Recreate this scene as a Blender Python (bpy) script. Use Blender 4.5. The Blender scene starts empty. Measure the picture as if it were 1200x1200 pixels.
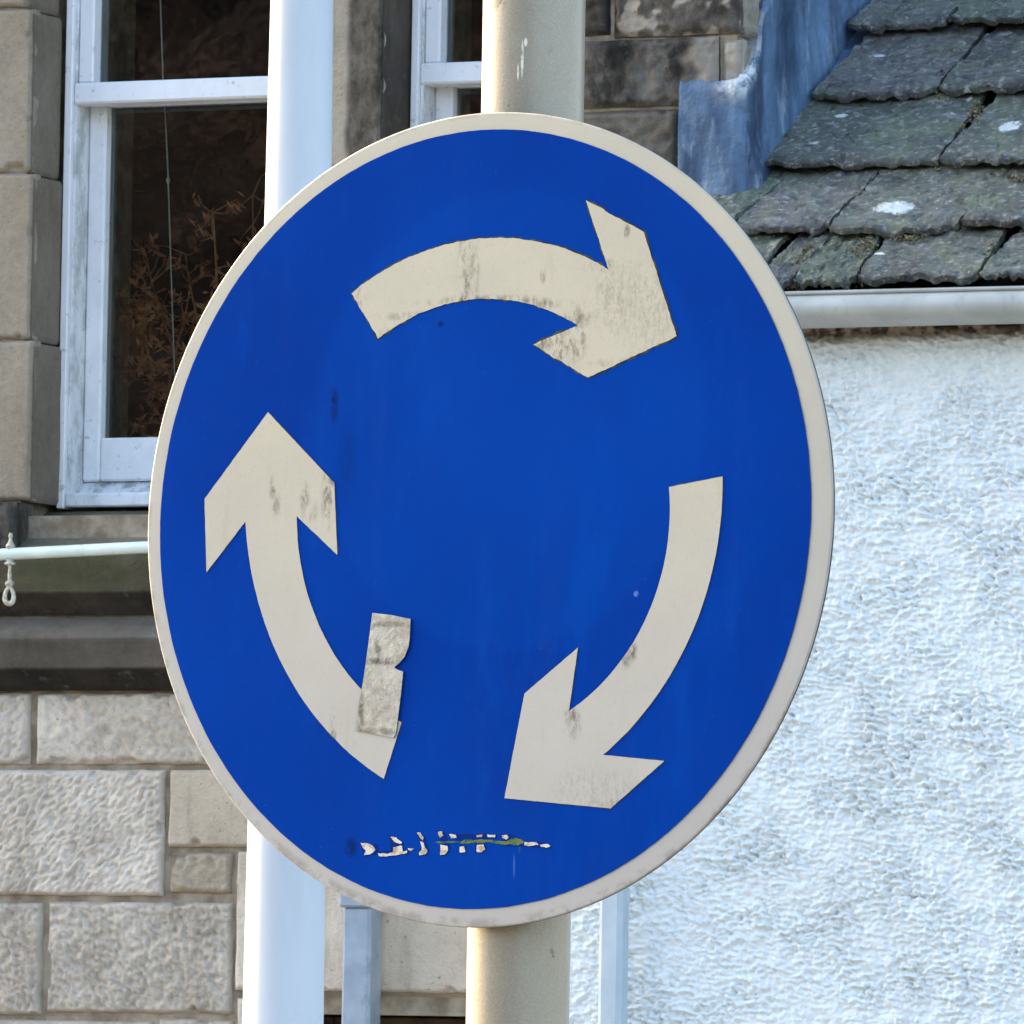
import bpy, math, random
import numpy as np
from mathutils import Matrix, Vector

# ------------------------------------------------------------------ camera, world, sun, exposure
random.seed(7)
rng = np.random.default_rng(11)
SC = bpy.context.scene
COL = SC.collection
FPX = 9000.0                       # focal length in photograph pixels (1200 wide)
PITCH, ROLL = math.radians(4.0), math.radians(0.95)
cam_d = bpy.data.cameras.new('camera')
cam = bpy.data.objects.new('camera', cam_d); COL.objects.link(cam)
cam.location = (0, 0, 1.6)
cam.rotation_euler = (Matrix.Rotation(math.pi/2 + PITCH, 3, 'X') @ Matrix.Rotation(ROLL, 3, 'Z')).to_euler()
cam_d.sensor_width = 36.0
cam_d.lens = FPX/1200*36.0
cam_d.clip_start = 0.1; cam_d.clip_end = 1500
cam_d.dof.use_dof = True; cam_d.dof.focus_distance = 5.64; cam_d.dof.aperture_fstop = 240
SC.camera = cam
CR = np.array(Matrix.Rotation(math.pi/2 + PITCH, 3, 'X') @ Matrix.Rotation(ROLL, 3, 'Z'))
CP = np.array([0, 0, 1.6])

SUN_EL = math.radians(27)
sun_dir = Vector((-0.812*math.cos(SUN_EL), 0.583*math.cos(SUN_EL), math.sin(SUN_EL))).normalized()
world = bpy.data.worlds.new('World'); SC.world = world
world.use_nodes = True
wn = world.node_tree
sky = wn.nodes.new('ShaderNodeTexSky'); sky.sky_type = 'NISHITA'; sky.sun_disc = False
sky.sun_elevation = SUN_EL
sky.sun_rotation = math.atan2(sun_dir.x, sun_dir.y)
sky.air_density = 1.0; sky.dust_density = 3.0; sky.ozone_density = 0.4
wn.nodes['Background'].inputs['Strength'].default_value = 0.15
wn.links.new(sky.outputs[0], wn.nodes['Background'].inputs['Color'])
sun_l = bpy.data.lights.new('sun', 'SUN'); sun_l.energy = 2.0; sun_l.angle = math.radians(0.53)
sun_l.color = (1.0, 0.74, 0.42)
sun = bpy.data.objects.new('sun', sun_l); COL.objects.link(sun)
sun.rotation_euler = sun_dir.to_track_quat('Z', 'Y').to_euler()
SC.view_settings.view_transform = 'Standard'; SC.view_settings.look = 'None'
SC.view_settings.gamma = 1; SC.view_settings.exposure = 2.3
SC.view_settings.use_curve_mapping = False
SC.render.engine = 'CYCLES'
SC.cycles.use_denoising = True
SC.cycles.use_adaptive_sampling = False
SC.cycles.sample_clamp_indirect = 6.0
SC.cycles.max_bounces = 6

# ------------------------------------------------------------------ helpers: rays, noise, meshes
def ray(px, py):
    d = np.array([(px-600)/FPX, -(py-600)/FPX, -1.0])
    return CR @ d
def hit(px, py, p0, n):
    d = ray(px, py); t = np.dot(p0-CP, n)/np.dot(d, n)
    return CP + d*t

def _h(ix, iy, seed):
    n = (ix.astype(np.int64)*374761393 + iy.astype(np.int64)*668265263 + seed*974634777) & 0xFFFFFFFF
    n = ((n ^ (n >> 13))*1274126177) & 0xFFFFFFFF
    n = ((n ^ (n >> 16))*2246822519) & 0xFFFFFFFF
    return (n ^ (n >> 15)) & 0xFFFFFFFF
def gn(x, y, seed=0):
    """gradient noise, about -1..1"""
    x = np.asarray(x, float); y = np.asarray(y, float)
    x, y = np.broadcast_arrays(x, y)
    x0 = np.floor(x); y0 = np.floor(y); fx = x-x0; fy = y-y0
    def g(dx, dy):
        a = _h(x0+dx, y0+dy, seed)/4294967296.0*2*np.pi
        return np.cos(a)*(fx-dx) + np.sin(a)*(fy-dy)
    ux = fx*fx*fx*(fx*(fx*6-15)+10); uy = fy*fy*fy*(fy*(fy*6-15)+10)
    a = g(0, 0)*(1-ux) + g(1, 0)*ux; b = g(0, 1)*(1-ux) + g(1, 1)*ux
    return 1.5*(a*(1-uy) + b*uy)
def fbm(x, y, seed=0, o=4, r=.5):
    s = 0; a = 1; t = 0
    for i in range(o):
        s = s + a*gn(np.asarray(x)*2**i, np.asarray(y)*2**i, seed+i*17); t += a; a *= r
    return s/t
def sstep(a, b, x):
    t = np.clip((x-a)/(b-a), 0, 1); return t*t*(3-2*t)

class MB:
    """collects shapes, links them as ONE mesh object"""
    def __init__(s): s.v = []; s.f = []; s.m = []; s.c = []; s.sm = []
    def add(s, vs, fs, mi=0, col=(1, 0, 0, 1), smooth=False):
        o = len(s.v); vs = [tuple(map(float, p)) for p in vs]
        s.v += vs
        s.f += [tuple(i+o for i in f) for f in fs]
        s.m += [mi]*len(fs); s.sm += [smooth]*len(fs)
        s.c += [tuple(c) for c in col] if (hasattr(col, '__len__') and len(col) == len(vs) and hasattr(col[0], '__len__')) else [tuple(col)]*len(vs)
    def box(s, x0, x1, y0, y1, z0, z1, mi=0, col=(1, 0, 0, 1)):
        v = [(x0,y0,z0),(x1,y0,z0),(x1,y1,z0),(x0,y1,z0),(x0,y0,z1),(x1,y0,z1),(x1,y1,z1),(x0,y1,z1)]
        s.add(v, [(0,3,2,1),(4,5,6,7),(0,1,5,4),(1,2,6,5),(2,3,7,6),(3,0,4,7)], mi, col)
    def bevbox(s, x0, x1, y0, y1, z0, z1, b=.003, mi=0, col=(1, 0, 0, 1)):
        """box with its edges chamfered"""
        cx, cy, cz = [(x0, x1), (y0, y1), (z0, z1)]
        v = []; idx = {}
        for i in (0, 1):
            for j in (0, 1):
                for k in (0, 1):
                    p = [cx[i], cy[j], cz[k]]; sg = [1-2*i, 1-2*j, 1-2*k]
                    for a in range(3):
                        q = [p[t] + (0 if t == a else sg[t]*b) for t in range(3)]
                        idx[(i, j, k, a)] = len(v); v.append(q)
        f = []
        for a in range(3):
            o = [t for t in range(3) if t != a]
            for e in (0, 1):
                q = []
                for (p, r) in ((0,0),(1,0),(1,1),(0,1)):
                    t = [0,0,0]; t[a] = e; t[o[0]] = p; t[o[1]] = r
                    q.append(idx[(*t, a)])
                f.append(tuple(q))
        for a in range(3):          # edges along axis a
            o = [t for t in range(3) if t != a]
            for p in (0, 1):
                for r in (0, 1):
                    t0 = [0,0,0]; t0[o[0]] = p; t0[o[1]] = r; t1 = list(t0); t1[a] = 1
                    f.append((idx[(*t0, o[0])], idx[(*t1, o[0])], idx[(*t1, o[1])], idx[(*t0, o[1])]))
        for i in (0, 1):
            for j in (0, 1):
                for k in (0, 1): f.append((idx[(i,j,k,0)], idx[(i,j,k,1)], idx[(i,j,k,2)]))
        s.add(v, f, mi, col)
    def grid(s, P, mi=0, col=(1, 0, 0, 1), smooth=True, flip=False):
        n, m = P.shape[:2]
        ii = np.arange(n*m).reshape(n, m)
        a, b, c, d = ii[:-1, :-1].ravel(), ii[1:, :-1].ravel(), ii[1:, 1:].ravel(), ii[:-1, 1:].ravel()
        q = np.stack([a, b, c, d], 1) if not flip else np.stack([a, d, c, b], 1)
        if hasattr(col, 'shape') and col.ndim == 3: col = col.reshape(-1, 4).tolist()
        s.add(P.reshape(-1, 3).tolist(), q.tolist(), mi, col, smooth)
    def prism(s, poly, lo, hi, place, mi=0, col=(1, 0, 0, 1), mside=None, smooth=False):
        """poly: list of 2-D points; place(a, b, h) -> 3-D"""
        n = len(poly)
        v = [place(a, b, lo) for a, b in poly] + [place(a, b, hi) for a, b in poly]
        s.add(v, [tuple(range(n-1, -1, -1)), tuple(range(n, 2*n))], mi, col)
        s.add(v, [(i, (i+1) % n, n+(i+1) % n, n+i) for i in range(n)], mi if mside is None else mside, col, smooth)
    def tube(s, pts, rad, n=12, mi=0, col=(1, 0, 0, 1), cap=True):
        pts = [Vector(p) for p in pts]; rad = rad if hasattr(rad, '__len__') else [rad]*len(pts)
        v = []; f = []; up = None
        for i, p in enumerate(pts):
            t = (pts[min(i+1, len(pts)-1)] - pts[max(i-1, 0)]).normalized()
            if up is None: up = t.orthogonal().normalized()
            up = (up - t*up.dot(t)).normalized(); w = t.cross(up)
            for k in range(n):
                a = 2*math.pi*k/n; v.append(p + (up*math.cos(a) + w*math.sin(a))*rad[i])
        for i in range(len(pts)-1):
            for k in range(n): f.append((i*n+k, i*n+(k+1) % n, (i+1)*n+(k+1) % n, (i+1)*n+k))
        s.add(v, f, mi, col, True)
        if cap: s.add(v[:n]+v[-n:], [tuple(range(n-1, -1, -1)), tuple(range(n, 2*n))], mi, col)
    def lathe(s, prof, n=64, mi=0, col=(1, 0, 0, 1), axis='Z', c=(0, 0, 0), smooth=True):
        v = []; f = []
        for r, h in prof:
            for k in range(n):
                a = 2*math.pi*k/n
                p = (r*math.cos(a), r*math.sin(a), h)
                v.append((p[0]+c[0], p[1]+c[1], p[2]+c[2]))
        for i in range(len(prof)-1):
            for k in range(n): f.append((i*n+k, i*n+(k+1) % n, (i+1)*n+(k+1) % n, (i+1)*n+k))
        s.add(v, f, mi, col, smooth)
    def build(s, name, mats, parent=None):
        me = bpy.data.meshes.new(name)
        me.from_pydata(s.v, [], s.f)
        for m in (mats if isinstance(mats, (list, tuple)) else [mats]): me.materials.append(m)
        me.polygons.foreach_set('material_index', s.m)
        me.polygons.foreach_set('use_smooth', s.sm)
        ca = me.color_attributes.new('tint', 'FLOAT_COLOR', 'POINT')
        ca.data.foreach_set('color', np.array(s.c, float).ravel())
        me.update()
        o = bpy.data.objects.new(name, me); COL.objects.link(o)
        if parent is not None: o.parent = parent
        return o
def empty(name, loc=(0, 0, 0), rz=0):
    o = bpy.data.objects.new(name, None); COL.objects.link(o); o.location = loc; o.rotation_euler = (0, 0, rz)
    o.empty_display_size = .1
    return o
def tag(o, label, cat, group=None):
    o['label'] = label; o['category'] = cat
    if group: o['group'] = group
    return o
def struct(o): o['kind'] = 'structure'; return o

# ------------------------------------------------------------------ materials
class NT:
    def __init__(s, name, rough=.6, spec=.5, metal=0):
        s.m = bpy.data.materials.new(name); s.m.use_nodes = True; s.t = s.m.node_tree
        s.b = s.t.nodes['Principled BSDF']
        s.b.inputs['Roughness'].default_value = rough; s.b.inputs['Specular IOR Level'].default_value = spec
        s.b.inputs['Metallic'].default_value = metal
        s.co = s.t.nodes.new('ShaderNodeTexCoord').outputs['Object']
    def set(s, sock, v):
        if isinstance(v, bpy.types.NodeSocket): s.t.links.new(v, sock)
        elif v is not None:
            if hasattr(v, '__len__') and len(v) == 3 and sock.type == 'RGBA': v = (*v, 1)
            sock.default_value = v
    def n(s, typ, **kw):
        nd = s.t.nodes.new(typ)
        for k, v in kw.items(): setattr(nd, k, v)
        return nd
    def scale(s, sx, sy, sz, rot=(0, 0, 0)):
        nd = s.n('ShaderNodeMapping'); s.set(nd.inputs['Vector'], s.co)
        nd.inputs['Scale'].default_value = (sx, sy, sz); nd.inputs['Rotation'].default_value = rot
        return nd.outputs[0]
    def noise(s, sc=10, det=4, rough=.55, vec=None, dist=0, lo=None, hi=None):
        nd = s.n('ShaderNodeTexNoise'); s.set(nd.inputs['Vector'], vec if vec is not None else s.co)
        nd.inputs['Scale'].default_value = sc; nd.inputs['Detail'].default_value = det
        nd.inputs['Roughness'].default_value = rough; nd.inputs['Distortion'].default_value = dist
        o = nd.outputs['Fac']
        return o if lo is None else s.ramp(o, lo, hi)
    def ramp(s, v, lo, hi, a=0, b=1):
        nd = s.n('ShaderNodeMapRange', interpolation_type='SMOOTHSTEP')
        s.set(nd.inputs['Value'], v)
        for k, q in zip(('From Min', 'From Max', 'To Min', 'To Max'), (lo, hi, a, b)): nd.inputs[k].default_value = q
        return nd.outputs[0]
    def math(s, op, a, b=None, clamp=False):
        nd = s.n('ShaderNodeMath', operation=op, use_clamp=clamp); s.set(nd.inputs[0], a)
        if b is not None: s.set(nd.inputs[1], b)
        return nd.outputs[0]
    def mix(s, f, a, b, blend='MIX'):
        nd = s.n('ShaderNodeMix', data_type='RGBA', blend_type=blend)
        s.set(nd.inputs[0], f); s.set(nd.inputs[6], a); s.set(nd.inputs[7], b)
        return nd.outputs[2]
    def attr(s):
        nd = s.n('ShaderNodeAttribute', attribute_name='tint')
        sp = s.n('ShaderNodeSeparateColor'); s.t.links.new(nd.outputs['Color'], sp.inputs[0])
        return sp.outputs
    def spot(s, c, r, soft=.45):
        """1 inside an ellipse round c (object space), 0 outside"""
        a = s.n('ShaderNodeVectorMath', operation='SUBTRACT'); s.set(a.inputs[0], s.co); a.inputs[1].default_value = c
        b = s.n('ShaderNodeVectorMath', operation='DIVIDE'); s.t.links.new(a.outputs[0], b.inputs[0]); b.inputs[1].default_value = r
        l = s.n('ShaderNodeVectorMath', operation='LENGTH'); s.t.links.new(b.outputs[0], l.inputs[0])
        return s.ramp(l.outputs['Value'], 1-soft, 1+soft, 1, 0)
    def xyz(s):
        nd = s.n('ShaderNodeSeparateXYZ'); s.set(nd.inputs[0], s.co); return nd.outputs
    def bump(s, h, strength=.4, dist=.002):
        nd = s.n('ShaderNodeBump'); nd.inputs['Strength'].default_value = strength; nd.inputs['Distance'].default_value = dist
        s.set(nd.inputs['Height'], h); s.t.links.new(nd.outputs[0], s.b.inputs['Normal']); return nd
    def color(s, c): s.set(s.b.inputs['Base Color'], c); return s
    def rough(s, v): s.set(s.b.inputs['Roughness'], v); return s

def hexc(r, g, b):     # sRGB 0-255 -> linear
    f = lambda c: (c/255)/12.92 if c <= 10 else ((c/255+.055)/1.055)**2.4
    return (f(r), f(g), f(b))

# ================================================================== the sign's pose
SD = 5.660611                                  # distance to the sign along the view
RS = np.array([[0.8467968, -0.0245573, 0.5313494], [-0.0151471, 0.9974153, 0.0702369], [-0.5317009, -0.0675248, 0.8442361]])
cv = np.diag([1.0, -1.0, -1.0])
SR = CR @ cv @ RS @ cv                          # columns: right, up, outward normal (world)
sc_cv = np.array([-0.0038329*SD, 0.0004245*SD, SD])
SP = CP + CR @ (cv @ sc_cv)
def sg(px, py):                                 # photograph pixel -> point of the sign's own plane
    q = SR.T @ (hit(px, py, SP, SR[:, 2]) - SP); return (q[0], q[1])

# house frame: x along the facade, y into the house, z up
PSI = math.radians(23)
HO = np.array([0, 13.5, 0.0])
U = np.array([math.cos(PSI), -math.sin(PSI), 0]); B = np.array([math.sin(PSI), math.cos(PSI), 0])
def F(px, py, d=0):                             # pixel -> (u, z) on a plane d in front of the facade
    q = hit(px, py, HO - B*d, B) - HO; return (float(q @ U), float(q[2]))
def fu(px, py, d=0): return F(px, py, d)[0]
def fz(px, py, d=0): return F(px, py, d)[1]
def rect(x0, y0, x1, y1, d=0):
    ym, xm = (y0+y1)/2, (x0+x1)/2
    return fu(x0, ym, d), fu(x1, ym, d), fz(xm, y1, d), fz(xm, y0, d)

# ================================================================== ground, hill added out of view so the panes mirror a dark mass
def ground():
    M = NT('asphalt', .9, .3)
    M.color(M.mix(M.noise(60, 5, lo=.35, hi=.65), hexc(62, 62, 62), hexc(92, 90, 86))); M.bump(M.noise(150, 3), .3, .004)
    b = MB(); b.box(-400, 400, -400, 400, -.5, 0); struct(b.build('ground', M.m))
    P = NT('paving', .85, .3)
    P.color(P.mix(P.noise(12, 5, lo=.3, hi=.7), hexc(100, 98, 93), hexc(122, 118, 112))); P.bump(P.noise(90, 3), .3, .003)
    b = MB()
    c0 = HO - B*3.2; 
    v = []
    for (a, d) in ((-14, 9.6), (16, 9.6), (16, .02), (-14, .02)):
        p = HO + U*a - B*d; v.append((p[0], p[1], .004)); 
    v2 = [(x, y, .12) for x, y, z in v]
    b.add(v+v2, [(4,5,6,7), (0,1,5,4), (1,2,6,5), (2,3,7,6), (3,0,4,7)])
    struct(b.build('pavement', P.m))
    K = NT('added_hillside', .95, .1)
    f = K.noise(.55, 8, .65, lo=.35, hi=.62)
    K.color(K.mix(K.noise(1.7, 6, .7, dist=.8, lo=.5, hi=.68), K.mix(f, hexc(5, 5, 6), hexc(24, 22, 22)), hexc(92, 72, 62)))  # dark ground and brown blotches coloured for the mottled reflection in the panes
    xs = np.linspace(-120, 90, 140); ys = np.linspace(-24, -95, 50)
    X, Y = np.meshgrid(xs, ys, indexing='ij')
    t = sstep(0, 1, (-24-Y)/40)
    Z = (1.5+18.5*sstep(6, -16, X))*t*(1+.18*fbm(X*.05, Y*.05, 5)) + 2.2*t**.5*fbm(X*.35, Y*.35, 9, 4, .65) - .2  # kept low on the right to leave the poles more sky
    b = MB(); b.grid(np.stack([X, Y, Z], -1), smooth=False, flip=True); struct(b.build('added_hill', K.m))
ground()

# ================================================================== STONE HOUSE
def mat_stone():
    M = NT('sandstone', .92, .2)
    r, g, bl = M.attr()[:3]                      # r brightness, g warmth / olive, b soot and painted shade
    base = M.mix(g, hexc(220, 212, 199), hexc(188, 173, 145))
    n1 = M.noise(9, 6, .6, lo=.3, hi=.72); n2 = M.noise(70, 4, .6, lo=.3, hi=.7); n3 = M.noise(3.1, 4, .5, lo=.35, hi=.65)
    base = M.mix(M.math('MULTIPLY', n1, .55), base, hexc(148, 138, 120))
    base = M.mix(M.math('MULTIPLY', n2, .35), base, hexc(215, 208, 196))
    base = M.mix(M.math('MULTIPLY', n3, .35), base, hexc(168, 150, 122))
    dr = M.noise(9, 5, .7, vec=M.scale(1, 1, .16), lo=.52, hi=.7); base = M.mix(M.math('MULTIPLY', dr, .4), base, hexc(118, 108, 94))
    base = M.mix(M.math('MULTIPLY', M.ramp(g, .84, .97), M.noise(6, 4, lo=.3, hi=.6)), base, hexc(150, 152, 112))
    br = M.n('ShaderNodeVectorMath', operation='SCALE'); M.t.links.new(base, br.inputs[0]); M.t.links.new(r, br.inputs['Scale'])
    so = M.noise(14, 6, .7, vec=M.scale(1, 1, .45), lo=.28, hi=.66)
    lich = M.noise(38, 4, .6, lo=.58, hi=.7)
    soot = M.mix(M.math('MULTIPLY', lich, .3), hexc(34, 32, 30), hexc(120, 116, 108))
    c = M.mix(M.math('MULTIPLY', bl, M.math('ADD', M.math('MULTIPLY', so, .5), .5), True), br.outputs[0], soot)
    pits = M.noise(120, 3, .5, lo=.66, hi=.74)
    c = M.mix(M.math('MULTIPLY', pits, .5), c, hexc(70, 62, 52))
    M.color(c); M.bump(M.math('ADD', M.noise(170, 5, .7), M.noise(45, 4)), .9, .0036)
    return M.m
STONE = mat_stone()
def mat_mortar():
    M = NT('mortar', .95, .1)
    M.color(M.mix(M.noise(25, 5, lo=.3, hi=.7), hexc(118, 106, 90), hexc(160, 150, 132))); M.bump(M.noise(120, 4), .6, .003)
    return M.m
MORTAR = mat_mortar()

house = empty('stone_house', HO.tolist(), -PSI)
tag(house, 'old sandstone house with two narrow white sash windows above a wall of tooled ashlar', 'house')

UC = fu(867, 160)                               # the house's right corner
HTOP, HLEFT, HBACK = 6.2, -3.4, 6.5

def stone(mb, u0, u1, z0, z1, style='dressed', col=(1, 0, 0, 1), d=0.0, side=False, res=.005, soot=None):
    """one block with a rounded arris, built in the facade plane (or in the corner's return wall)"""
    w, h = u1-u0, z1-z0
    nu, nz = max(6, int(w/res)), max(6, int(h/res))
    a = np.linspace(0, 1, nu); c = np.linspace(0, 1, nz)
    # finer near the edges
    A, Cc = np.meshgrid(u0+w*a, z0+h*c, indexing='ij')
    sd = int(abs(u0*977+z0*3571)*13) % 9973
    e = np.minimum(np.minimum(A-u0, u1-A), np.minimum(Cc-z0, z1-Cc))
    wob = .0030*fbm(A*22, Cc*22, sd, 3) - .010*sstep(.35, .75, gn(A*24, Cc*24, sd+31))
    e2 = e + wob
    edge = {'tool': .008, 'rock': .014, 'dressed': .005}[style]
    H = -.010*(1-sstep(0, edge, e2))**2
    if style == 'tool':                         # stugged with a pick: short slanted strokes
        ang = .9 + .9*gn(A*3, Cc*3, sd+5) + (.9 if sd % 2 else -.5)
        ca, sa = math.cos(.75 if sd % 2 else -.7), math.sin(.75 if sd % 2 else -.7)
        X = A*ca + Cc*sa; Y = -A*sa + Cc*ca; fq = .75 + .5*((sd*37) % 100)/100; X = X*fq; Y = Y*fq
        wx = .006*gn(A*30, Cc*30, sd+1)
        st = gn((X+wx)*62, (Y+wx)*125, sd+2)
        st2 = gn((X-wx)*115, (Y+wx)*190, sd+3)
        H = H + sstep(0, edge*1.4, e2)*(.0040*st + .0026*st2 + .0034*fbm(A*14, Cc*14, sd+4, 3))
    elif style == 'rock':
        H = H + sstep(0, edge, e2)*(.006*fbm(A*10, Cc*10, sd, 5, .6) + .004*gn(A*40, Cc*55, sd+3))
    else:
        H = H + .0016*fbm(A*16, Cc*16, sd, 5, .6)
    pit = sstep(.003, -.006, H+.006*(1-sstep(0, edge, e2))) if style != 'dressed' else 0*H
    H = H + d + .0015*((sd % 5)-2)/2
    du = .004*fbm(Cc*12, A*0+sd, sd+7, 3)*(1-sstep(0, .02, np.minimum(A-u0, u1-A)))
    dz = .003*fbm(A*12, Cc*0+sd, sd+8, 3)*(1-sstep(0, .02, np.minimum(Cc-z0, z1-Cc)))
    A = A+du; Cc = Cc+dz
    colv = np.zeros(A.shape+(4,)); colv[...] = col
    colv[..., 2] = np.clip(colv[..., 2] + .32*pit, 0, 1)
    if soot is not None: colv[..., 2] = np.clip(soot(A, Cc), 0, 1)
    if side: P = np.stack([UC+H, A, Cc], -1)
    else: P = np.stack([A, -H, Cc], -1)
    # returns
    def ring(Q):
        R_ = Q.copy()
        if side: R_[..., 0] = UC-.03
        else: R_[..., 1] = .03
        return R_
    mb.grid(P, 0, colv)
    for S, fl in ((P[:, 0], False), (P[-1, :], False), (P[:, -1], True), (P[0, :], True)):
        G = np.stack([ring(S), S], 1) if True else None
        cc = np.zeros(G.shape[:2]+(4,)); cc[...] = col
        mb.grid(G, 0, cc, flip=not fl)

def holes_wall(mb, u0, u1, z0, z1, y0, y1, holes, mi=0):
    us = sorted({u0, u1, *[min(max(h[i], u0), u1) for h in holes for i in (0, 1)]})
    zs = sorted({z0, z1, *[min(max(h[i], z0), z1) for h in holes for i in (2, 3)]})
    solid = lambda i, j: 0 <= i < len(us)-1 and 0 <= j < len(zs)-1 and not any(
        h[0]-1e-6 <= us[i] and us[i+1] <= h[1]+1e-6 and h[2]-1e-6 <= zs[j] and zs[j+1] <= h[3]+1e-6 for h in holes)
    for i in range(len(us)-1):
        for j in range(len(zs)-1):
            if not solid(i, j): continue
            a, b, c, d = us[i], us[i+1], zs[j], zs[j+1]
            q = lambda *p: mb.add(p, [(0, 1, 2, 3)], mi)
            q((a,y0,c),(b,y0,c),(b,y0,d),(a,y0,d)); q((a,y1,c),(a,y1,d),(b,y1,d),(b,y1,c))
            if not solid(i-1, j): q((a,y0,c),(a,y0,d),(a,y1,d),(a,y1,c))
            if not solid(i+1, j): q((b,y0,c),(b,y1,c),(b,y1,d),(b,y0,d))
            if not solid(i, j-1): q((a,y0,c),(a,y1,c),(b,y1,c),(b,y0,c))
            if not solid(i, j+1): q((a,y0,d),(b,y0,d),(b,y1,d),(a,y1,d))

RD = .10                                        # depth of the window reveals
W1L, W1R = fu(37, 350)-.02, fu(352, 300)
MUL_L, MUL_R, MUL_RB = fu(352, 100), fu(446, 100), fu(480, 60, -RD)
W2R = fu(652, 60)
ZS = fz(200, 594, -RD)                          # top of the stone sill at the frame
ZH = ZS + 1.9                                   # window head
LWL, LWR, LWT = fu(306, 1190), fu(640, 1190), fz(480, 1190)
ZSB, ZST = fz(100, 722), fz(150, 597)
BANDB, BANDT = fz(100, 808), fz(100, 723)

def build_house_wall():
    mb = MB()
    holes = [(W1L, W1R, ZS-.02, ZH), (MUL_R-.02, W2R, ZS-.02, ZH), (LWL, LWR, .45, LWT)]
    holes_wall(mb, HLEFT, UC-.012, 0, HTOP, .012, .45, holes, 1)
    # return wall and back
    mb.box(UC-.45, UC-.012, .4505, HBACK, 0, HTOP, 1); mb.box(HLEFT, UC-.012, HBACK, HBACK+.3, 0, HTOP, 1)
    mb.box(HLEFT, HLEFT+.4, .4505, HBACK-.0005, 0, HTOP, 1)
    taken = []
    def S(x0, y0, x1, y1, style, col, d=0, soot=None, res=.004):
        u0, u1, z0, z1 = rect(x0, y0, x1, y1)
        stone(mb, u0, u1, z0, z1, style, col, d, res=res, soot=soot)
    grey, warm = (.98, .1, 0.05, 1), (.92, .65, .12, 1)
    # tooled ashlar under the band
    S(-190, 812, 33, 895, 'tool', (1.02, .12, .05, 1)); S(41, 812, 300, 895, 'tool', (1.03, .1, .04, 1))
    S(-230, 902, 190, 1048, 'tool', (1.06, .05, .04, 1), res=.0028); S(197, 902, 304, 992, 'dressed', (.98, .6, .05, 1)); S(198, 999, 270, 1047, 'tool', (.88, .82, .1, 1))
    S(-200, 1057, 47, 1187, 'tool', (.97, .2, .1, 1), res=.0028); S(54, 1057, 270, 1187, 'tool', (.95, .25, .12, 1), res=.0028)
    S(-120, 1195, 176, 1330, 'tool', (.93, .35, .1, 1)); S(183, 1195, 270, 1330, 'tool', (.95, .4, .1, 1))
    S(307, 812, 548, 895, 'tool', (1, .2, .05, 1)); S(555, 812, 700, 895, 'tool', (.95, .5, .1, 1))
    S(312, 902, 640, 990, 'tool', (1, .2, .05, 1))
    S(276, 999, 700, 1163, 'dressed', (1.02, .15, .03, 1), .004)           # lintel of the lower window
    S(276, 1170, 303, 1330, 'dressed', (.98, .2, .05, 1), .004)
    S(646, 1170, 760, 1330, 'dressed', (.95, .3, .05, 1), .002)
    # its splayed soffit, darker brown: the chamfer's shadow is in the tint
    za, zb = fz(480, 1163), fz(480, 1190)
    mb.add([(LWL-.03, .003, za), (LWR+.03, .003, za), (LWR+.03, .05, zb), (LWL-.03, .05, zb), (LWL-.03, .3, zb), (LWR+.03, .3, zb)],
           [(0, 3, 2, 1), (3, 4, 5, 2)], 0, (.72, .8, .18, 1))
    # dressed margins of the upper windows: splayed left jambs
    ol = (.70, .8, .22, 1)
    for (y0, y1) in ((-190, 11.5), (14, 203.5), (206, 399), (401.5, 588)):
        S(-190, y0, 37, y1, 'dressed', ol, res=.005)
        z0, z1 = fz(20, y1), fz(20, y0); ua, ub = fu(37, (y0+y1)/2), fu(70, (y0+y1)/2, -RD)
        n = 10; zz = np.linspace(z0, z1, 40); tt = np.linspace(0, 1, n)
        Z, T = np.meshgrid(zz, tt, indexing='ij')
        nn = .002*fbm(Z*14, T*3+y0, 5, 4)
        ed = np.minimum(Z-z0, z1-Z); Pn = np.stack([ua+(ub-ua)*T-nn-.004*(1-sstep(0, .006, ed)), .004+RD*T+nn, Z], -1)
        cc = np.zeros(Z.shape+(4,)); cc[...] = (.50, .7, .38, 1)  # splay tinted darker than the front: its weaker light is in the colour
        mb.grid(Pn, 0, cc, flip=True)
    S(-230, 592, 29, 655, 'rock', (.5, .4, .95, 1), .045)
    # mullion: front face dark right of a pale strip, darker splay
    for (y0, y1) in ((-190, 195), (200, 470), (474, 588)):
        z0, z1 = fz(400, y1), fz(400, y0)
        stone(mb, MUL_L, MUL_R, z0, z1, 'dressed', (.72, .6, .1, 1), res=.004, soot=lambda A, Z: .05 + .93*sstep(fu(402, 100), fu(411, 100), A+.004*gn(A*0+3, Z*20, 5)))
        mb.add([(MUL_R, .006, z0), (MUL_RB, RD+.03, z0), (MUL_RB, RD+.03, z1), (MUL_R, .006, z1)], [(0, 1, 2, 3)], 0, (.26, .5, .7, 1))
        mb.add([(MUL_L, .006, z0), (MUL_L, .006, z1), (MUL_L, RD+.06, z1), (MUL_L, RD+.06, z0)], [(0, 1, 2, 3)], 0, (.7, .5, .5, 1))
    # dark stained stones right of the second window, up to the corner
    dk = (.28, .4, .9, 1); dk2 = (.34, .35, .8, 1)
    xe = 867
    lich = lambda A, Z: .95 - 1.3*sstep(.1, .45, gn(A*26, Z*26, 3)+.3*gn(A*70, Z*70, 4))
    pale = lambda A, Z: 1.0 - .95*sstep(fu(795, 90), fu(830, 90), A+.02*gn(A*40, Z*40, 9))
    S(656, 46, 841, 124, 'rock', (.5, .2, 1, 1), .004, soot=pale, res=.003); S(845, 46, xe, 124, 'rock', (.95, .1, .35, 1), .0, res=.003)
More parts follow.
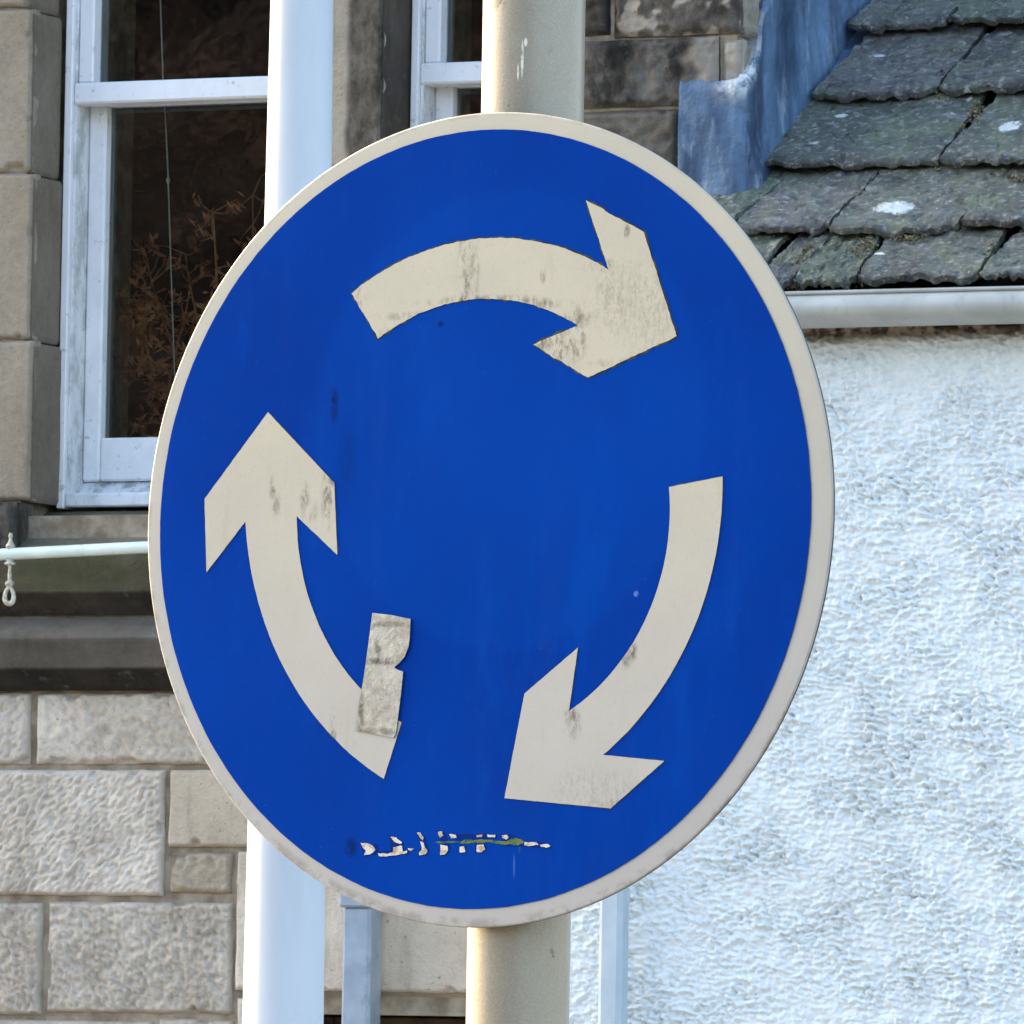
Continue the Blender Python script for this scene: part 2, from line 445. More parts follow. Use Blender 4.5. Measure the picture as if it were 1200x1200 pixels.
    S(656, -40, 713, 41, 'rock', (.4, .4, .8, 1), res=.003); S(719, -40, xe, 41, 'rock', (.62, .3, .9, 1), .003, soot=lich, res=.003)
    S(656, -190, 800, -46, 'rock', dk2); S(806, -190, xe, -46, 'rock', dk)
    S(656, 129, 793, 205, 'rock', (.46, .45, .62, 1), .002, res=.003); S(798, 129, xe, 205, 'rock', dk2)
    for k, y in enumerate((210, 300, 400, 500, 600)):
        S(656, y, 760+30*(k % 2), y+ (85 if k == 0 else 94), 'rock', dk2, res=.008); S(766+30*(k % 2), y, xe, y+(85 if k == 0 else 94), 'rock', dk2, res=.008)
    # plain courses over the rest of the front
    tl, tr = fu(-195, 600), UC
    def courses(u0, u1, z0, z1, side=False):
        z = z0; k = 0
        while z < z1-.06:
            h = min([.19, .24, .22, .26][k % 4], z1-z)
            if z1-(z+h) < .1: h = z1-z
            u = u0; first = True
            while u < u1-.02:
                w = min(random.uniform(.28, .55)*(.6 if first and k % 2 else 1), u1-u)
                if u1-(u+w) < .14: w = u1-u
                first = False
                stone(mb, u+.004, u+w-.004, z+.004, z+h-.004, 'tool', (random.uniform(.85, 1.02), random.uniform(.1, .7), random.uniform(.05, .3), 1), 0, side, res=.02)
                u += w
            z += h; k += 1
    ztop, zbot = fz(300, -195), fz(300, 1335)
    courses(HLEFT, fu(-235, 600)-.0, 0, HTOP)
    courses(fu(-235, 600), tr, ZH+.22, HTOP)
    stone(mb, tl, W2R+.1, ZH, ZH+.21, 'dressed', (.9, .5, .2, 1), .0, res=.02)
    # jambs above the traced stones
    courses(fu(-235, 600), fu(37, 0), ztop, ZH); courses(MUL_L, MUL_R, ztop, ZH); courses(W2R, tr, ztop, ZH)
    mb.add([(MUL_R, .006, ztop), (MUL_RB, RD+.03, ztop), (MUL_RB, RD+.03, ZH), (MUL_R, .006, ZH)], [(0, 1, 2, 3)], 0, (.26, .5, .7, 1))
    courses(fu(-235, 600), fu(270, 1335), 0, zbot); courses(fu(276, 1335), LWL, 0, zbot); courses(LWR, tr, 0, zbot); courses(LWL, LWR, 0, .45)
    courses(fu(700, 900), tr, BANDB-.6, fz(700, 700))
    # return wall seen beyond the corner: quoins and sooty blocks
    y = 0; zq = fz(867, 300)
    zs_ = [fz(867, 300), fz(867, 205), fz(867, 126), fz(867, 43), fz(867, -44), fz(867, -190)]
    for k in range(5):
        x = .012
        for w in ([.16, .3, .36, .4] if k % 2 else [.3, .26, .42, .3]):
            stone(mb, x, x+w-.006, zs_[k]+.004, zs_[k+1]-.004, 'rock', (.8, .3, random.uniform(.3, .85), 1), 0, True, res=.005); x += w
    courses(.012, HBACK+.3, zs_[5], HTOP, True); courses(.012, HBACK+.3, 0, zs_[0], True); courses(1.35, HBACK+.3, zs_[0], zs_[5], True)
    return mb.build('wall', [STONE, MORTAR], house)
build_house_wall()

def moulding(name, prof, u0, u1, col, parent, dark=None, res=.012):
    """a stone moulding: profile of (d, z) swept along the facade, with weathered wobble"""
    n = int((u1-u0)/res); us = np.linspace(u0, u1, n)
    # subdivide the profile
    pts = []; cs = []
    for (a, ca), (b, cb) in zip(prof[:-1], prof[1:]):
        L = math.hypot(b[0]-a[0], b[1]-a[1]); m = max(2, int(L/.006))
        for i in range(m): t = i/m; pts.append((a[0]+(b[0]-a[0])*t, a[1]+(b[1]-a[1])*t)); cs.append(ca)
    pts.append(prof[-1][0]); cs.append(prof[-1][1])
    pts = np.array(pts)
    Us, K = np.meshgrid(us, np.arange(len(pts)), indexing='ij')
    w1 = .0030*fbm(Us*7, K*.16, 31, 4, .6) + .0012*gn(Us*60, K*.5, 37)
    w2 = .0018*fbm(Us*6, K*.12, 33, 4, .6)
    P = np.stack([Us, -(pts[K, 0]+w1), pts[K, 1]+w2], -1)
    cc = np.array(cs)[K]
    cc = np.array(cc, float)
    cc[..., 2] = np.clip(cc[..., 2] + .28*fbm(Us*5, K*.2, 41, 4), 0, 1)
    mb = MB(); mb.grid(P, 0, cc, flip=True)
    for e in (0, -1):
        v = P[e].tolist(); v.append((us[e], .05, pts[-1, 1])); v.append((us[e], .05, pts[0, 1]))
        mb.add(v, [tuple(range(len(v)))[:: (1 if e == 0 else -1)]], 0, col)
    return mb.build(name, [STONE], parent)

def sill():
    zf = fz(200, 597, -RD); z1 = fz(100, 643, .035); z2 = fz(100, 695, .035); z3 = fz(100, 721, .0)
    c1 = (.42, .9, .3, 1); c2 = (.32, 1.0, .40, 1); c3 = (.16, .3, .8, 1)  # underside tint kept dark: its shade is in the colour
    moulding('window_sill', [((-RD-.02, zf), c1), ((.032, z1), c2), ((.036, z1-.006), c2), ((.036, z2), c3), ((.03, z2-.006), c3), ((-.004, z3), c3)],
             fu(-235, 650, .03), fu(662, 650, .03), c3, house)
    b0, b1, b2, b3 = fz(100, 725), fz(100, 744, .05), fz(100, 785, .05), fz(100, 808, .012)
    k1 = (.34, .0, .35, 1); k2 = (.24, .5, .4, 1); k3 = (.10, .5, 1, 1)  # dark underside colour stands in for the shadow below the ledge
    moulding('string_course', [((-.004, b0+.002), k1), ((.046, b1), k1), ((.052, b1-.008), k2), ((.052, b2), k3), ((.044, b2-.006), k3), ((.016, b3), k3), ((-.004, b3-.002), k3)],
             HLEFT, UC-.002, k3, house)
sill()

# ------------------------------------------------------------------ windows
def mat_white():
    M = NT('white_window_paint', .45, .45)
    n = M.noise(55, 5, .65, lo=.59, hi=.70); d = M.noise(8, 5, .6, vec=M.scale(1, 1, .3), lo=.45, hi=.75)
    g = M.attr()[1]
    c = M.mix(M.math('MULTIPLY', d, .22), hexc(226, 230, 234), hexc(178, 184, 184))
    c = M.mix(M.math('MULTIPLY', n, .55), c, hexc(132, 134, 128))
    mo = M.noise(30, 5, .7, vec=M.scale(1, 1, .5), lo=.42, hi=.62)
    c = M.mix(M.math('MULTIPLY', g, M.math('ADD', M.math('MULTIPLY', mo, .8), .2)), c, hexc(92, 104, 92))
    M.color(c); M.bump(M.noise(90, 4), .25, .0015); return M.m
WHITE = mat_white()
def mat_glass():
    M = NT('window_glass'); t = M.t; t.nodes.remove(M.b)
    out = t.nodes['Material Output']
    tr = M.n('ShaderNodeBsdfTransparent'); tr.inputs[0].default_value = (.86, .9, .88, 1)
    gl = M.n('ShaderNodeBsdfGlossy'); gl.inputs['Roughness'].default_value = .02
    bp = M.n('ShaderNodeBump'); bp.inputs['Strength'].default_value = .12; bp.inputs['Distance'].default_value = .004
    M.set(bp.inputs['Height'], M.noise(6, 3)); t.links.new(bp.outputs[0], gl.inputs['Normal'])
    fr = M.n('ShaderNodeFresnel'); fr.inputs[0].default_value = 1.55
    mx = M.n('ShaderNodeMixShader'); M.set(mx.inputs[0], M.math('MULTIPLY', fr.outputs[0], 1.3, True)); t.links.new(tr.outputs[0], mx.inputs[1]); t.links.new(gl.outputs[0], mx.inputs[2])
    t.links.new(mx.outputs[0], out.inputs[0]); return M.m
GLASS = mat_glass()
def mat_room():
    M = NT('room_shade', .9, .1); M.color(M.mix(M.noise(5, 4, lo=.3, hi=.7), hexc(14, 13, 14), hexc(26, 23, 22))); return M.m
ROOM = mat_room()
CORD = NT('cord', .8, .2); CORD.color(hexc(190, 186, 180)); CORD = CORD.m

def window(u0, u1, rail_y, px_ref, zrb_y, cord=False):
    """vertical sash: u0..u1 outer frame at depth RD"""
    mm = .00148/ math.cos(PSI)
    root = empty('sash_window'); root.parent = house; root.location = (0, 0, 0)
    f0 = RD+.002
    zb = ZS
    dirt = (1, .55, 0, 1); cl = (1, .05, 0, 1); md = (1, .5, 0, 1)
    fr = MB()
    sw = .015                                                       # visible face of the outer lining
    for a in (u0, u1-sw): fr.bevbox(a, a+sw, f0, f0+.14, zb, ZH, .002, 0, cl)
    fr.bevbox(u0+sw+.0005, u1-sw-.0005, f0, f0+.14, ZH-.03, ZH, .002)
    # timber sill: front nosing, sloped top, green in the corner
    zf0, zf1 = fz(px_ref, 592.5, -RD), fz(px_ref, 576, -RD)
    fr.bevbox(u0+sw+.0005, u1-sw-.0005, f0+.004, f0+.05, zf0, zf1, .003, 0, (1, .22, 0, 1))
    zt = fz(px_ref, 562, -RD-.05)
    fr.add([(u0+sw, f0+.03, zf1-.002), (u1-sw, f0+.03, zf1-.002), (u1-sw, f0+.08, zt+.004), (u0+sw, f0+.08, zt+.004)], [(0, 1, 2, 3)], 0, (1, .75, 0, 1))
    # pulley stiles
    for a, b in ((u0+sw+.0005, u0+sw+.006), (u1-sw-.006, u1-sw-.0005)): fr.box(a, b, f0+.012, f0+.135, zb+.012, ZH-.031, 0, md)
    fr.build('frame', WHITE, root)
    # upper sash (outer)
    zr0, zr1 = fz(px_ref, rail_y+25, -RD), fz(px_ref, rail_y, -RD)
    a0, a1 = u0+sw+.0065, u1-sw-.0065
    up = MB(); st = .030; fy0, fy1 = f0+.012, f0+.054
    for a in (a0, a1-st): up.bevbox(a, a+st, fy0, fy1, zr1+.0005, ZH-.032, .003, 0, cl)
    up.bevbox(a0-.006, a1+.006, fy0-.006, fy1, zr0, zr1, .004, 0, cl)
    up.bevbox(a0+st+.0005, a1-st-.0005, fy0, fy1, ZH-.075, ZH-.032, .003)
    su = up.build('upper_sash', WHITE, root)
    gp = MB(); gp.box(a0+st-.004, a1-st+.004, fy1-.012, fy1-.008, zr1-.004, ZH-.07); gp.build('pane', GLASS, root)
    # lower sash (inner)
    lo = MB(); ly0, ly1 = f0+.060, f0+.102; st = .035
    ztr, zbr = fz(px_ref, zrb_y, -RD-.06), fz(px_ref, 563, -RD-.06)
    for a in (a0, a1-st): lo.bevbox(a, a+st, ly0, ly1, zbr, zr1-.001, .004, 0, (1, .12, 0, 1))
    lo.bevbox(a0+st+.0005, a1-st-.0005, ly0, ly1, zbr, ztr, .004, 0, (1, .12, 0, 1))
    lo.bevbox(a0+st+.0005, a1-st-.0005, ly0+.003, ly1, zr0+.001, zr1-.001, .003)
    sl = lo.build('lower_sash', WHITE, root)
    gp = MB(); gp.box(a0+st-.004, a1-st+.004, ly1-.02, ly1-.016, ztr-.004, zr0+.004); gp.build('pane', GLASS, root)
    # the dark room lining behind
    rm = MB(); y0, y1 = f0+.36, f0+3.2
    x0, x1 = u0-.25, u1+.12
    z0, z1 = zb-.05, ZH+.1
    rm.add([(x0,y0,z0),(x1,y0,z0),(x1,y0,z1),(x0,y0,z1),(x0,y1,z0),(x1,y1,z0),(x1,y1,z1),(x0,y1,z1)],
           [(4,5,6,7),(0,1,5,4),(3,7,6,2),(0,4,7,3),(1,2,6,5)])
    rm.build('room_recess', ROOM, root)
    if cord:
        cb = MB(); pts = []
        for (x, y) in ((188, -120), (188, 0), (191, 90), (195, 160), (197, 206), (197.5, 222), (200, 300), (204, 420), (207, 500)):
            u, z = F(x, y, -(f0+.115)); pts.append((u, f0+.115, z))
        cb.tube(pts, .0014, 6); u, z = F(197, 211, -(f0+.115)); cb.lathe([(.0001, -.008), (.0035, -.004), (.004, .002), (.0001, .007)], 8, c=(u, f0+.115, z))
        cb.build('blind_cord', CORD, root)
    return root
def wu(px, py): return fu(px, py, -RD)
w1 = window(wu(71, 300), wu(352, 300), 93, 180, 512, True)
w2 = window(wu(481, 60), wu(652, 60), 72, 530, 505)
# the lower window's dark opening: a plain fixed light far back
def lower_window():
    root = empty('lower_window'); root.parent = house
    fr = MB()
    for a in (LWL+.002, LWR-.05): fr.bevbox(a, a+.048, .2, .26, .452, LWT-.002, .003)
    fr.bevbox(LWL+.0505, LWR-.0505, .2, .26, LWT-.05, LWT-.002, .003); fr.bevbox(LWL+.0505, LWR-.0505, .2, .26, .452, .52, .003)
    m = NT('brown_window_paint', .6, .4); m.color(m.mix(m.noise(30, 4, lo=.35, hi=.65), hexc(58, 46, 36), hexc(92, 76, 58)))
    fr.build('frame', m.m, root)
    g = MB(); g.box(LWL+.045, LWR-.045, .235, .24, .515, LWT-.045); g.build('pane', GLASS, root)
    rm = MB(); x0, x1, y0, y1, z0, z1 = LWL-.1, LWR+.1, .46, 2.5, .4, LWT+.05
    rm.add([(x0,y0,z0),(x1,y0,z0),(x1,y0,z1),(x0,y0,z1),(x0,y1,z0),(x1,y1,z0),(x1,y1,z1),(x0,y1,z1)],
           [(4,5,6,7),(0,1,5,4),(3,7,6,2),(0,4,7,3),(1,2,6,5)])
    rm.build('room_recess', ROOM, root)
lower_window()

def reflection_twigs():
    """dried branches standing inside the left window"""
    M = NT('reflection_twig', .8, .2); M.color(M.mix(M.noise(20, 4, lo=.35, hi=.65), hexc(160, 98, 62), hexc(196, 140, 104)))
    y = RD+.30
    u, z = F(240, 540, -y)
    root = empty('reflection_branches', (HO + U*u + B*y + np.array([0, 0, z])).tolist(), -PSI)
    tag(root, 'brown twig shapes behind the left sash window, standing in for a reflection in its glass', 'dried branches')
    tb = MB(); r = random.Random(5)
    def px(x, yy, dy=0):
        a, b = F(x, yy, -(y+dy)); return (a-u, dy, b-z)
    leaf = MB()
    for (x0, y0, x1, y1, w) in ((200, 520, 215, 330, .004), (240, 530, 250, 250, .005), (255, 520, 225, 300, .004), (270, 525, 300, 230, .004), (230, 520, 178, 300, .004),
                                (225, 500, 165, 420, .003), (240, 430, 300, 330, .003), (180, 440, 172, 330, .003)):
        n = 9; pts = []; ph = r.uniform(0, 6)
        dy0, dy1 = r.uniform(-.04, .05), r.uniform(-.08, .12)
        for i in range(n+1):
            t = i/n; k = .0+8*math.sin(ph+t*4)
            pts.append(px(x0+(x1-x0)*t+k, y0+(y1-y0)*t+k*.3, dy0+(dy1-dy0)*t))
        tb.tube(pts, [w*.62*(1-.7*i/n)+.0008 for i in range(n+1)], 6)
        for j in range(30):
            i = r.randint(1, n); p = Vector(pts[i]); a = r.uniform(0, 6.28); l = r.uniform(.02, .065)
            q = p + Vector((math.cos(a)*l, r.uniform(-.02, .02), math.sin(a)*l*.8+.01))
            m_ = (p+q)/2 + Vector((r.uniform(-.008, .008), 0, r.uniform(-.008, .008)))
            tb.tube([p, m_, q], [.0014, .0012, .0006], 5)
            for k in range(r.randint(2, 6)):
                c = q + Vector((r.uniform(-.012, .012), r.uniform(-.008, .008), r.uniform(-.012, .012)))
                d1 = Vector((r.uniform(-1, 1), r.uniform(-.5, .5), r.uniform(-1, 1))).normalized()*r.uniform(.006, .016); d2 = d1.orthogonal().normalized()*r.uniform(.002, .005)
                leaf.add([c-d1, c+d2, c+d1, c-d2], [(0, 1, 2, 3)])
    tb.build('reflection_branch', M.m, root); 
    L = NT('reflection_leaf', .8, .2); L.color(L.mix(L.noise(40, 3, lo=.35, hi=.65), hexc(168, 88, 52), hexc(206, 146, 106))); leaf.build('reflection_leaves', L.m, root)
    p = MB(); p.lathe([(.0001, -.10), (.05, -.10), (.055, -.04), (.035, .02), (.04, .03), (.034, .025)], 24); p.build('added_vase', ROOM, root)
    s = MB(); a = px(240, 540)
    return root
reflection_twigs()

# ------------------------------------------------------------------ blue grey pipe on the stone front
def mat_paint(name, c1, c2, rough=.45, dirt=None, bump=.1):
    M = NT(name, rough, .5); c = M.mix(M.noise(14, 5, .6, lo=.3, hi=.7), c1, c2)
    if dirt: c = M.mix(M.math('MULTIPLY', M.noise(42, 5, .65, vec=M.scale(1, 1, .35), lo=.56, hi=.72), .6), c, dirt)
    M.color(c); M.bump(M.noise(70, 4), bump, .0015); return M
PIPE = mat_paint('blue_grey_paint', hexc(128, 144, 160), hexc(150, 164, 178), .42, hexc(98, 112, 124), .15).m
def grey_pipe():
    d1 = .075
    u0, u1 = fu(400, 1120, d1), fu(433, 1120, d1)
    zc, ztop = fz(417, 1062, d1), fz(417, 700)
    r = empty('drainpipe'); r.parent = house
    t = MB(); t.bevbox(u0, u1, -d1, -.018, .3, zc, .006); t.bevbox(u0+.004, u1-.004, -d1+.004, -.022, zc+.0005, ztop, .006); t.build('pipe', PIPE, r)
    c = MB(); c.bevbox(u0-.005, u1+.003, -d1-.006, -.012, zc-.002, zc+.030, .004); c.build('collar', PIPE, r)
    h = MB(); h.bevbox(u0-.03, u1+.03, -d1-.03, -.008, ztop, ztop+.12, .01); h.build('hopper', PIPE, r)
grey_pipe()

# ------------------------------------------------------------------ rail with hanging hook in front of the sill
GALV = mat_paint('pale_rail_paint', hexc(214, 226, 222), hexc(196, 212, 206), .35, hexc(150, 156, 146)).m
def rail():
    d = .12
    pa = hit(-160, 658, HO-B*d, B); pb = hit(285, 635.5, HO-B*d, B)
    root = empty('window_rail', pa.tolist(), 0); tag(root, 'thin white round rail fixed across the stone sill of the left window', 'rail')
    b = MB(); b.tube([(0, 0, 0), (pb-pa).tolist()], .0108, 16); b.build('bar', GALV, root)
    for q in (pa, pb):
        e = MB(); o = q-pa; e.tube([(o+B*.0).tolist(), (o+B*.088).tolist()], .009, 10); e.build('bracket', GALV, root)
    M = NT('pale_hook', .35, .5, .2); M.color(M.mix(M.noise(160, 4, lo=.35, hi=.65), hexc(200, 196, 180), hexc(150, 146, 130)))
    c = hit(12, 649, HO-B*d, B); k = .00147
    h = empty('hook', c.tolist(), -PSI); tag(h, 'small pale hook ending in a teardrop ring, hanging from the white window rail', 'hook')
    s = MB()
    s.lathe([(.0001, 26*k), (2.2*k, 25*k), (2.6*k, 21*k), (1.8*k, 18*k), (3*k, 14*k), (5.5*k, 11*k), (6*k, 8.5*k), (5*k, 7*k), (5*k, -10*k), (7*k, -11*k), (7.5*k, -13*k), (3*k, -14*k),
             (2*k, -17*k), (2.6*k, -26*k), (2.4*k, -32*k), (5.5*k, -35*k), (6*k, -38*k), (3*k, -41*k), (.0001, -42*k)], 14)
    s.build('stem', M.m, h)
    t = MB(); pts = []
    for i in range(25):
        a = 2*math.pi*i/24; x = 5.6*k*math.sin(a)*(1-.25*math.cos(a)); z = -51*k + 10*k*math.cos(a); pts.append((x, .001*math.sin(a), z))
    t.tube(pts, [2.3*k*(1.25 - .3*math.cos(2*math.pi*i/24)) for i in range(25)], 8, cap=False); t.build('ring', M.m, h)
rail()

# ================================================================== WHITE HOUSE (roughcast, slates, gutter)
wh = empty('white_house', HO.tolist(), -PSI)
tag(wh, 'white roughcast house with a mossy slate roof and grey half round gutter', 'house')
WD = .20                                        # its wall stands this far in front of the stone front
WU0 = fu(598, 1100, WD)
ZG0, ZG1 = fz(1060, 378, WD+.08), fz(1060, 338, WD+.08)
def mat_roughcast():
    M = NT('roughcast', .9, .15)
    n = M.noise(22, 5, .6, lo=.35, hi=.7); 
    c = M.mix(M.math('MULTIPLY', n, .3), hexc(224, 232, 233), hexc(204, 212, 213))
    damp = M.noise(4.5, 6, .65, vec=M.scale(1, 1, .4), lo=.48, hi=.72); c = M.mix(M.math('MULTIPLY', damp, .28), c, hexc(186, 190, 178))
    st = M.noise(60, 5, .7, lo=.70, hi=.78); c = M.mix(M.math('MULTIPLY', st, .6), c, hexc(128, 132, 122))
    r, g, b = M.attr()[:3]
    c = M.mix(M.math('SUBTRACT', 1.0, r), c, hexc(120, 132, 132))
    brown = M.mix(M.noise(50, 4, lo=.4, hi=.6), hexc(176, 160, 142), hexc(92, 82, 72))
    c = M.mix(M.math('MULTIPLY', g, 1.0), c, brown)
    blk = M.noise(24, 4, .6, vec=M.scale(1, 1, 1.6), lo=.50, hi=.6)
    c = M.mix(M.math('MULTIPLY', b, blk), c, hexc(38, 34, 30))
    M.color(c); M.bump(M.noise(260, 3), .3, .0012); return M.m
def roughcast_height(A, Z):
    wx = .008*gn(A*18, Z*18, 61); wz = .006*gn(A*18, Z*18, 62)
    a, z = A+wx, Z+wz - .25*A*0
    n1 = gn(a*62+z*22, z*122, 63); n2 = gn(a*108+z*38, z*200+a*27, 64); n3 = gn(a*28, z*48, 65); n4 = gn(a*250, z*280, 66); n5 = gn(a*170, z*190, 68)
    m = .35 + .9*sstep(-.45, .5, fbm(A*7, Z*10, 69, 4))
    h = m*(.0044*np.tanh(1.8*n1) + .0042*np.tanh(1.7*n2) + .0032*n5) + .0028*n3 + .0018*n4
    return h + .004*fbm(A*3.1, Z*3.1, 67, 3)
def white_wall():
    zt = ZG1+.03
    mb = MB()
    ua, ub = fu(640, 1100, WD), fu(1225, 800, WD); za, zb = fz(900, 1225, WD), zt
    us = np.concatenate([np.linspace(WU0, ua, 14)[:-1], np.arange(ua, ub, .0026), np.linspace(ub+.002, 6.0, 160)])
    zs = np.concatenate([np.linspace(0, za, 40)[:-1], np.arange(za, zb, .0024), [zb]])
    A, Z = np.meshgrid(us, zs, indexing='ij')
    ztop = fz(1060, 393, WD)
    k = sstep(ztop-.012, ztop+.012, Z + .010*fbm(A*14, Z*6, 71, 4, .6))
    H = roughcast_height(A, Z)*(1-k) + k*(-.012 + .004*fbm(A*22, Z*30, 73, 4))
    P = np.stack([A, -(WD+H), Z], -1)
    cc = np.zeros(A.shape+(4,)); pit = .85*sstep(-.0046, -.0100, H-.004*fbm(A*3.1, Z*3.1, 67, 3)); cc[..., 0] = 1-.55*pit*(1-k); cc[..., 3] = 1  # crevices tinted darker: shade between the lumps put into the colour
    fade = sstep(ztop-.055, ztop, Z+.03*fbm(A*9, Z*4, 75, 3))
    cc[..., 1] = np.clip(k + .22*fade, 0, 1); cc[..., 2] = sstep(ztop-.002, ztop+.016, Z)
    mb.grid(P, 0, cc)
    # return to the stone front, right end
    zz = np.linspace(0, zt, 80); yy = np.linspace(0, 1, 8); Zr, Yr = np.meshgrid(zz, yy, indexing='ij')
    mb.grid(np.stack([WU0-roughcast_height(Yr*.2, Zr)*.3, -WD*(1-Yr)-.0*Zr, Zr], -1), 0, (1, 0, 0, 1))
    mb.box(5.7, 6.0, -WD+.02, 4.6, 0, zt); mb.box(UC+.05, 5.699, 4.3, 4.6, 0, zt)
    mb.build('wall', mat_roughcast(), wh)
white_wall()

RP = math.radians(36.4); RCO, RSI = math.cos(RP), math.sin(RP)
RE_D, RE_Z = WD+.045, fz(1060, 341, WD+.045)    # the roof's eaves line
rn_l = np.array([0, -RSI, RCO]); rt_l = np.array([0, RCO, RSI])
def h2w(p): return HO + U*p[0] + B*p[1] + np.array([0, 0, p[2]])
RO_W = h2w((0, -RE_D, RE_Z)); RN_W = -B*RSI + np.array([0, 0, RCO])
def roofpx(px, py):
    q = hit(px, py, RO_W + RN_W*.02, RN_W) - RO_W
    return float(q @ U), float(q @ (B*RCO + np.array([0, 0, RSI])))
def rpt(s, t, h): p = np.array([0, -RE_D, RE_Z]) + rt_l*t + rn_l*h; return (s, p[1], p[2])

def mat_slate():
    M = NT('slate', .62, .45)
    r, g, b = M.attr()[:3]
    c = M.mix(g, hexc(98, 97, 94), hexc(96, 110, 88))
    br = M.n('ShaderNodeVectorMath', operation='SCALE'); M.t.links.new(c, br.inputs[0]); M.t.links.new(r, br.inputs['Scale']); c = br.outputs[0]
    n = M.noise(13, 6, .65, lo=.3, hi=.7); c = M.mix(M.math('MULTIPLY', n, .55), c, hexc(66, 66, 70))
    lay = M.noise(22, 6, .7, vec=M.scale(.45, 1.6, 1.6), dist=.6, lo=.52, hi=.66); c = M.mix(M.math('MULTIPLY', lay, .5), c, hexc(140, 140, 138))
    gr = M.noise(11, 6, .7, lo=.48, hi=.64); c = M.mix(M.math('MULTIPLY', gr, .65), c, hexc(112, 122, 92))
    mau = M.noise(8, 4, .6, lo=.55, hi=.7); c = M.mix(M.math('MULTIPLY', mau, .5), c, hexc(78, 80, 76))
    li = M.noise(48, 4, .6, lo=.66, hi=.72); c = M.mix(M.math('MULTIPLY', li, .7), c, hexc(196, 200, 194))
    spots = None; NZ = M.noise(95, 7, .8, dist=.8)
    for (x, y, rx, ry) in ((1049, 248, 27, 11), (1184, 151, 16, 9), (1030, 300, 9, 4), (1030, 62, 10, 4), (905, 268, 7, 4), (1135, 110, 5, 7), (985, 133, 10, 4), (955, 172, 12, 4)):
        s, t = roofpx(x, y); p = rpt(s, t, .02)
        k = M.spot(p, (rx*.0016, ry*.0028, ry*.0028), .55)
        k = M.ramp(M.math('ADD', M.math('MULTIPLY', k, .62), M.math('MULTIPLY', NZ, .9)), .82, 1.02)
        spots = k if spots is None else M.math('MAXIMUM', spots, k)
    c = M.mix(spots, c, hexc(224, 230, 226))
    c = M.mix(M.math('MULTIPLY', b, .85), c, hexc(44, 42, 42))
    vg = M.noise(75, 5, .7, lo=.5, hi=.68); c = M.mix(M.math('MULTIPLY', vg, .6), c, hexc(176, 178, 168))
    dkm = M.noise(33, 5, .7, dist=.7, lo=.52, hi=.66); c = M.mix(M.math('MULTIPLY', dkm, .7), c, hexc(44, 44, 46))
    M.color(c); M.bump(M.math('ADD', M.noise(30, 7, .75, vec=M.scale(.5, 1.5, 1.5)), M.math('MULTIPLY', M.noise(140, 5, .7), .6)), 1.0, .008)
    M.rough(M.ramp(n, 0, 1, .48, .75)); return M.m
SLATE = mat_slate()

ROOF_ROWS = []
def slate(mb, s0, s1, t0, t1, sk0, sk1, h0, tint, seed):
    """a split slate: tail at t0 (raised), head at t1; sk = sideways lean of each edge"""
    nu, nt = 60, 44
    a = np.linspace(0, 1, nu); c = np.linspace(0, 1, nt)
    A, Cc = np.meshgrid(a, c, indexing='ij')
    L = t1-t0
    wl = .006*fbm(Cc*5, Cc*0+seed, seed, 4, .6); wr = .006*fbm(Cc*5, Cc*0+seed, seed+1, 4, .6)
    Sx = (s0+wl)*(1-A) + (s1+wr)*A + (sk0*(1-A)+sk1*A)*Cc*L
    # ragged tail, worn corners
    tail = .006*fbm(A*5, A*0+seed, seed+2, 4, .6) + .009*gn(A*1.3, A*0+seed, seed+9) + .007*sstep(.25, .6, gn(A*6, A*0+seed, seed+12)) + .010*sstep(.12, 0, A) + .010*sstep(.88, 1, A)
    T = t0 + tail*(1-Cc)**1.5 + L*Cc
    th = .009 + .004*((seed*7) % 5)/4
    Hh = h0*(1-Cc) + .003*Cc + .0044*fbm(A*3+seed, Cc*3, seed+3, 5, .65) + .0032*sstep(-.05, .05, gn(A*1.7+seed, Cc*2.6, seed+4)+.35*gn(A*7, Cc*8, seed+8)) + .0024*sstep(-.04, .04, gn(A*3.1+seed, Cc*5, seed+14)+.4*gn(A*13, Cc*14, seed+15)) - .007*sstep(.10, 0, Cc)*sstep(0, .3, gn(A*5, Cc*3, seed+16)) - .004*sstep(.08, 0, Cc)*(.5+.5*gn(A*9, A*0+seed, seed+5))
    top = np.stack([Sx, T, Hh], -1)
    def W(Q): return np.stack([Q[..., 0], -RE_D+RCO*Q[..., 1]-RSI*Q[..., 2], RE_Z+RSI*Q[..., 1]+RCO*Q[..., 2]], -1)
    bot = top.copy(); bot[..., 2] -= th
    col = np.zeros(A.shape+(4,)); col[...] = tint; col[..., 2] = .75*sstep(.06, 0, Cc+.03*gn(A*12, Cc*6, seed+6))
    mb.grid(W(top), 0, col)
    for Q, R_, fl in ((top[:, 0], bot[:, 0], False), (top[-1], bot[-1], False), (top[0], bot[0], True)):
        mid = (Q+R_)/2 + np.stack([0*Q[:, 0], -.002*np.abs(gn(Q[:, 0]*160, Q[:, 1]*160, seed)), 0*Q[:, 0]], -1)
        G = W(np.stack([R_, mid, Q], 1)); cc = np.zeros(G.shape[:2]+(4,)); cc[...] = (tint[0]*.9, tint[1], .45, 1)
        mb.grid(G, 0, cc, smooth=False, flip=fl)

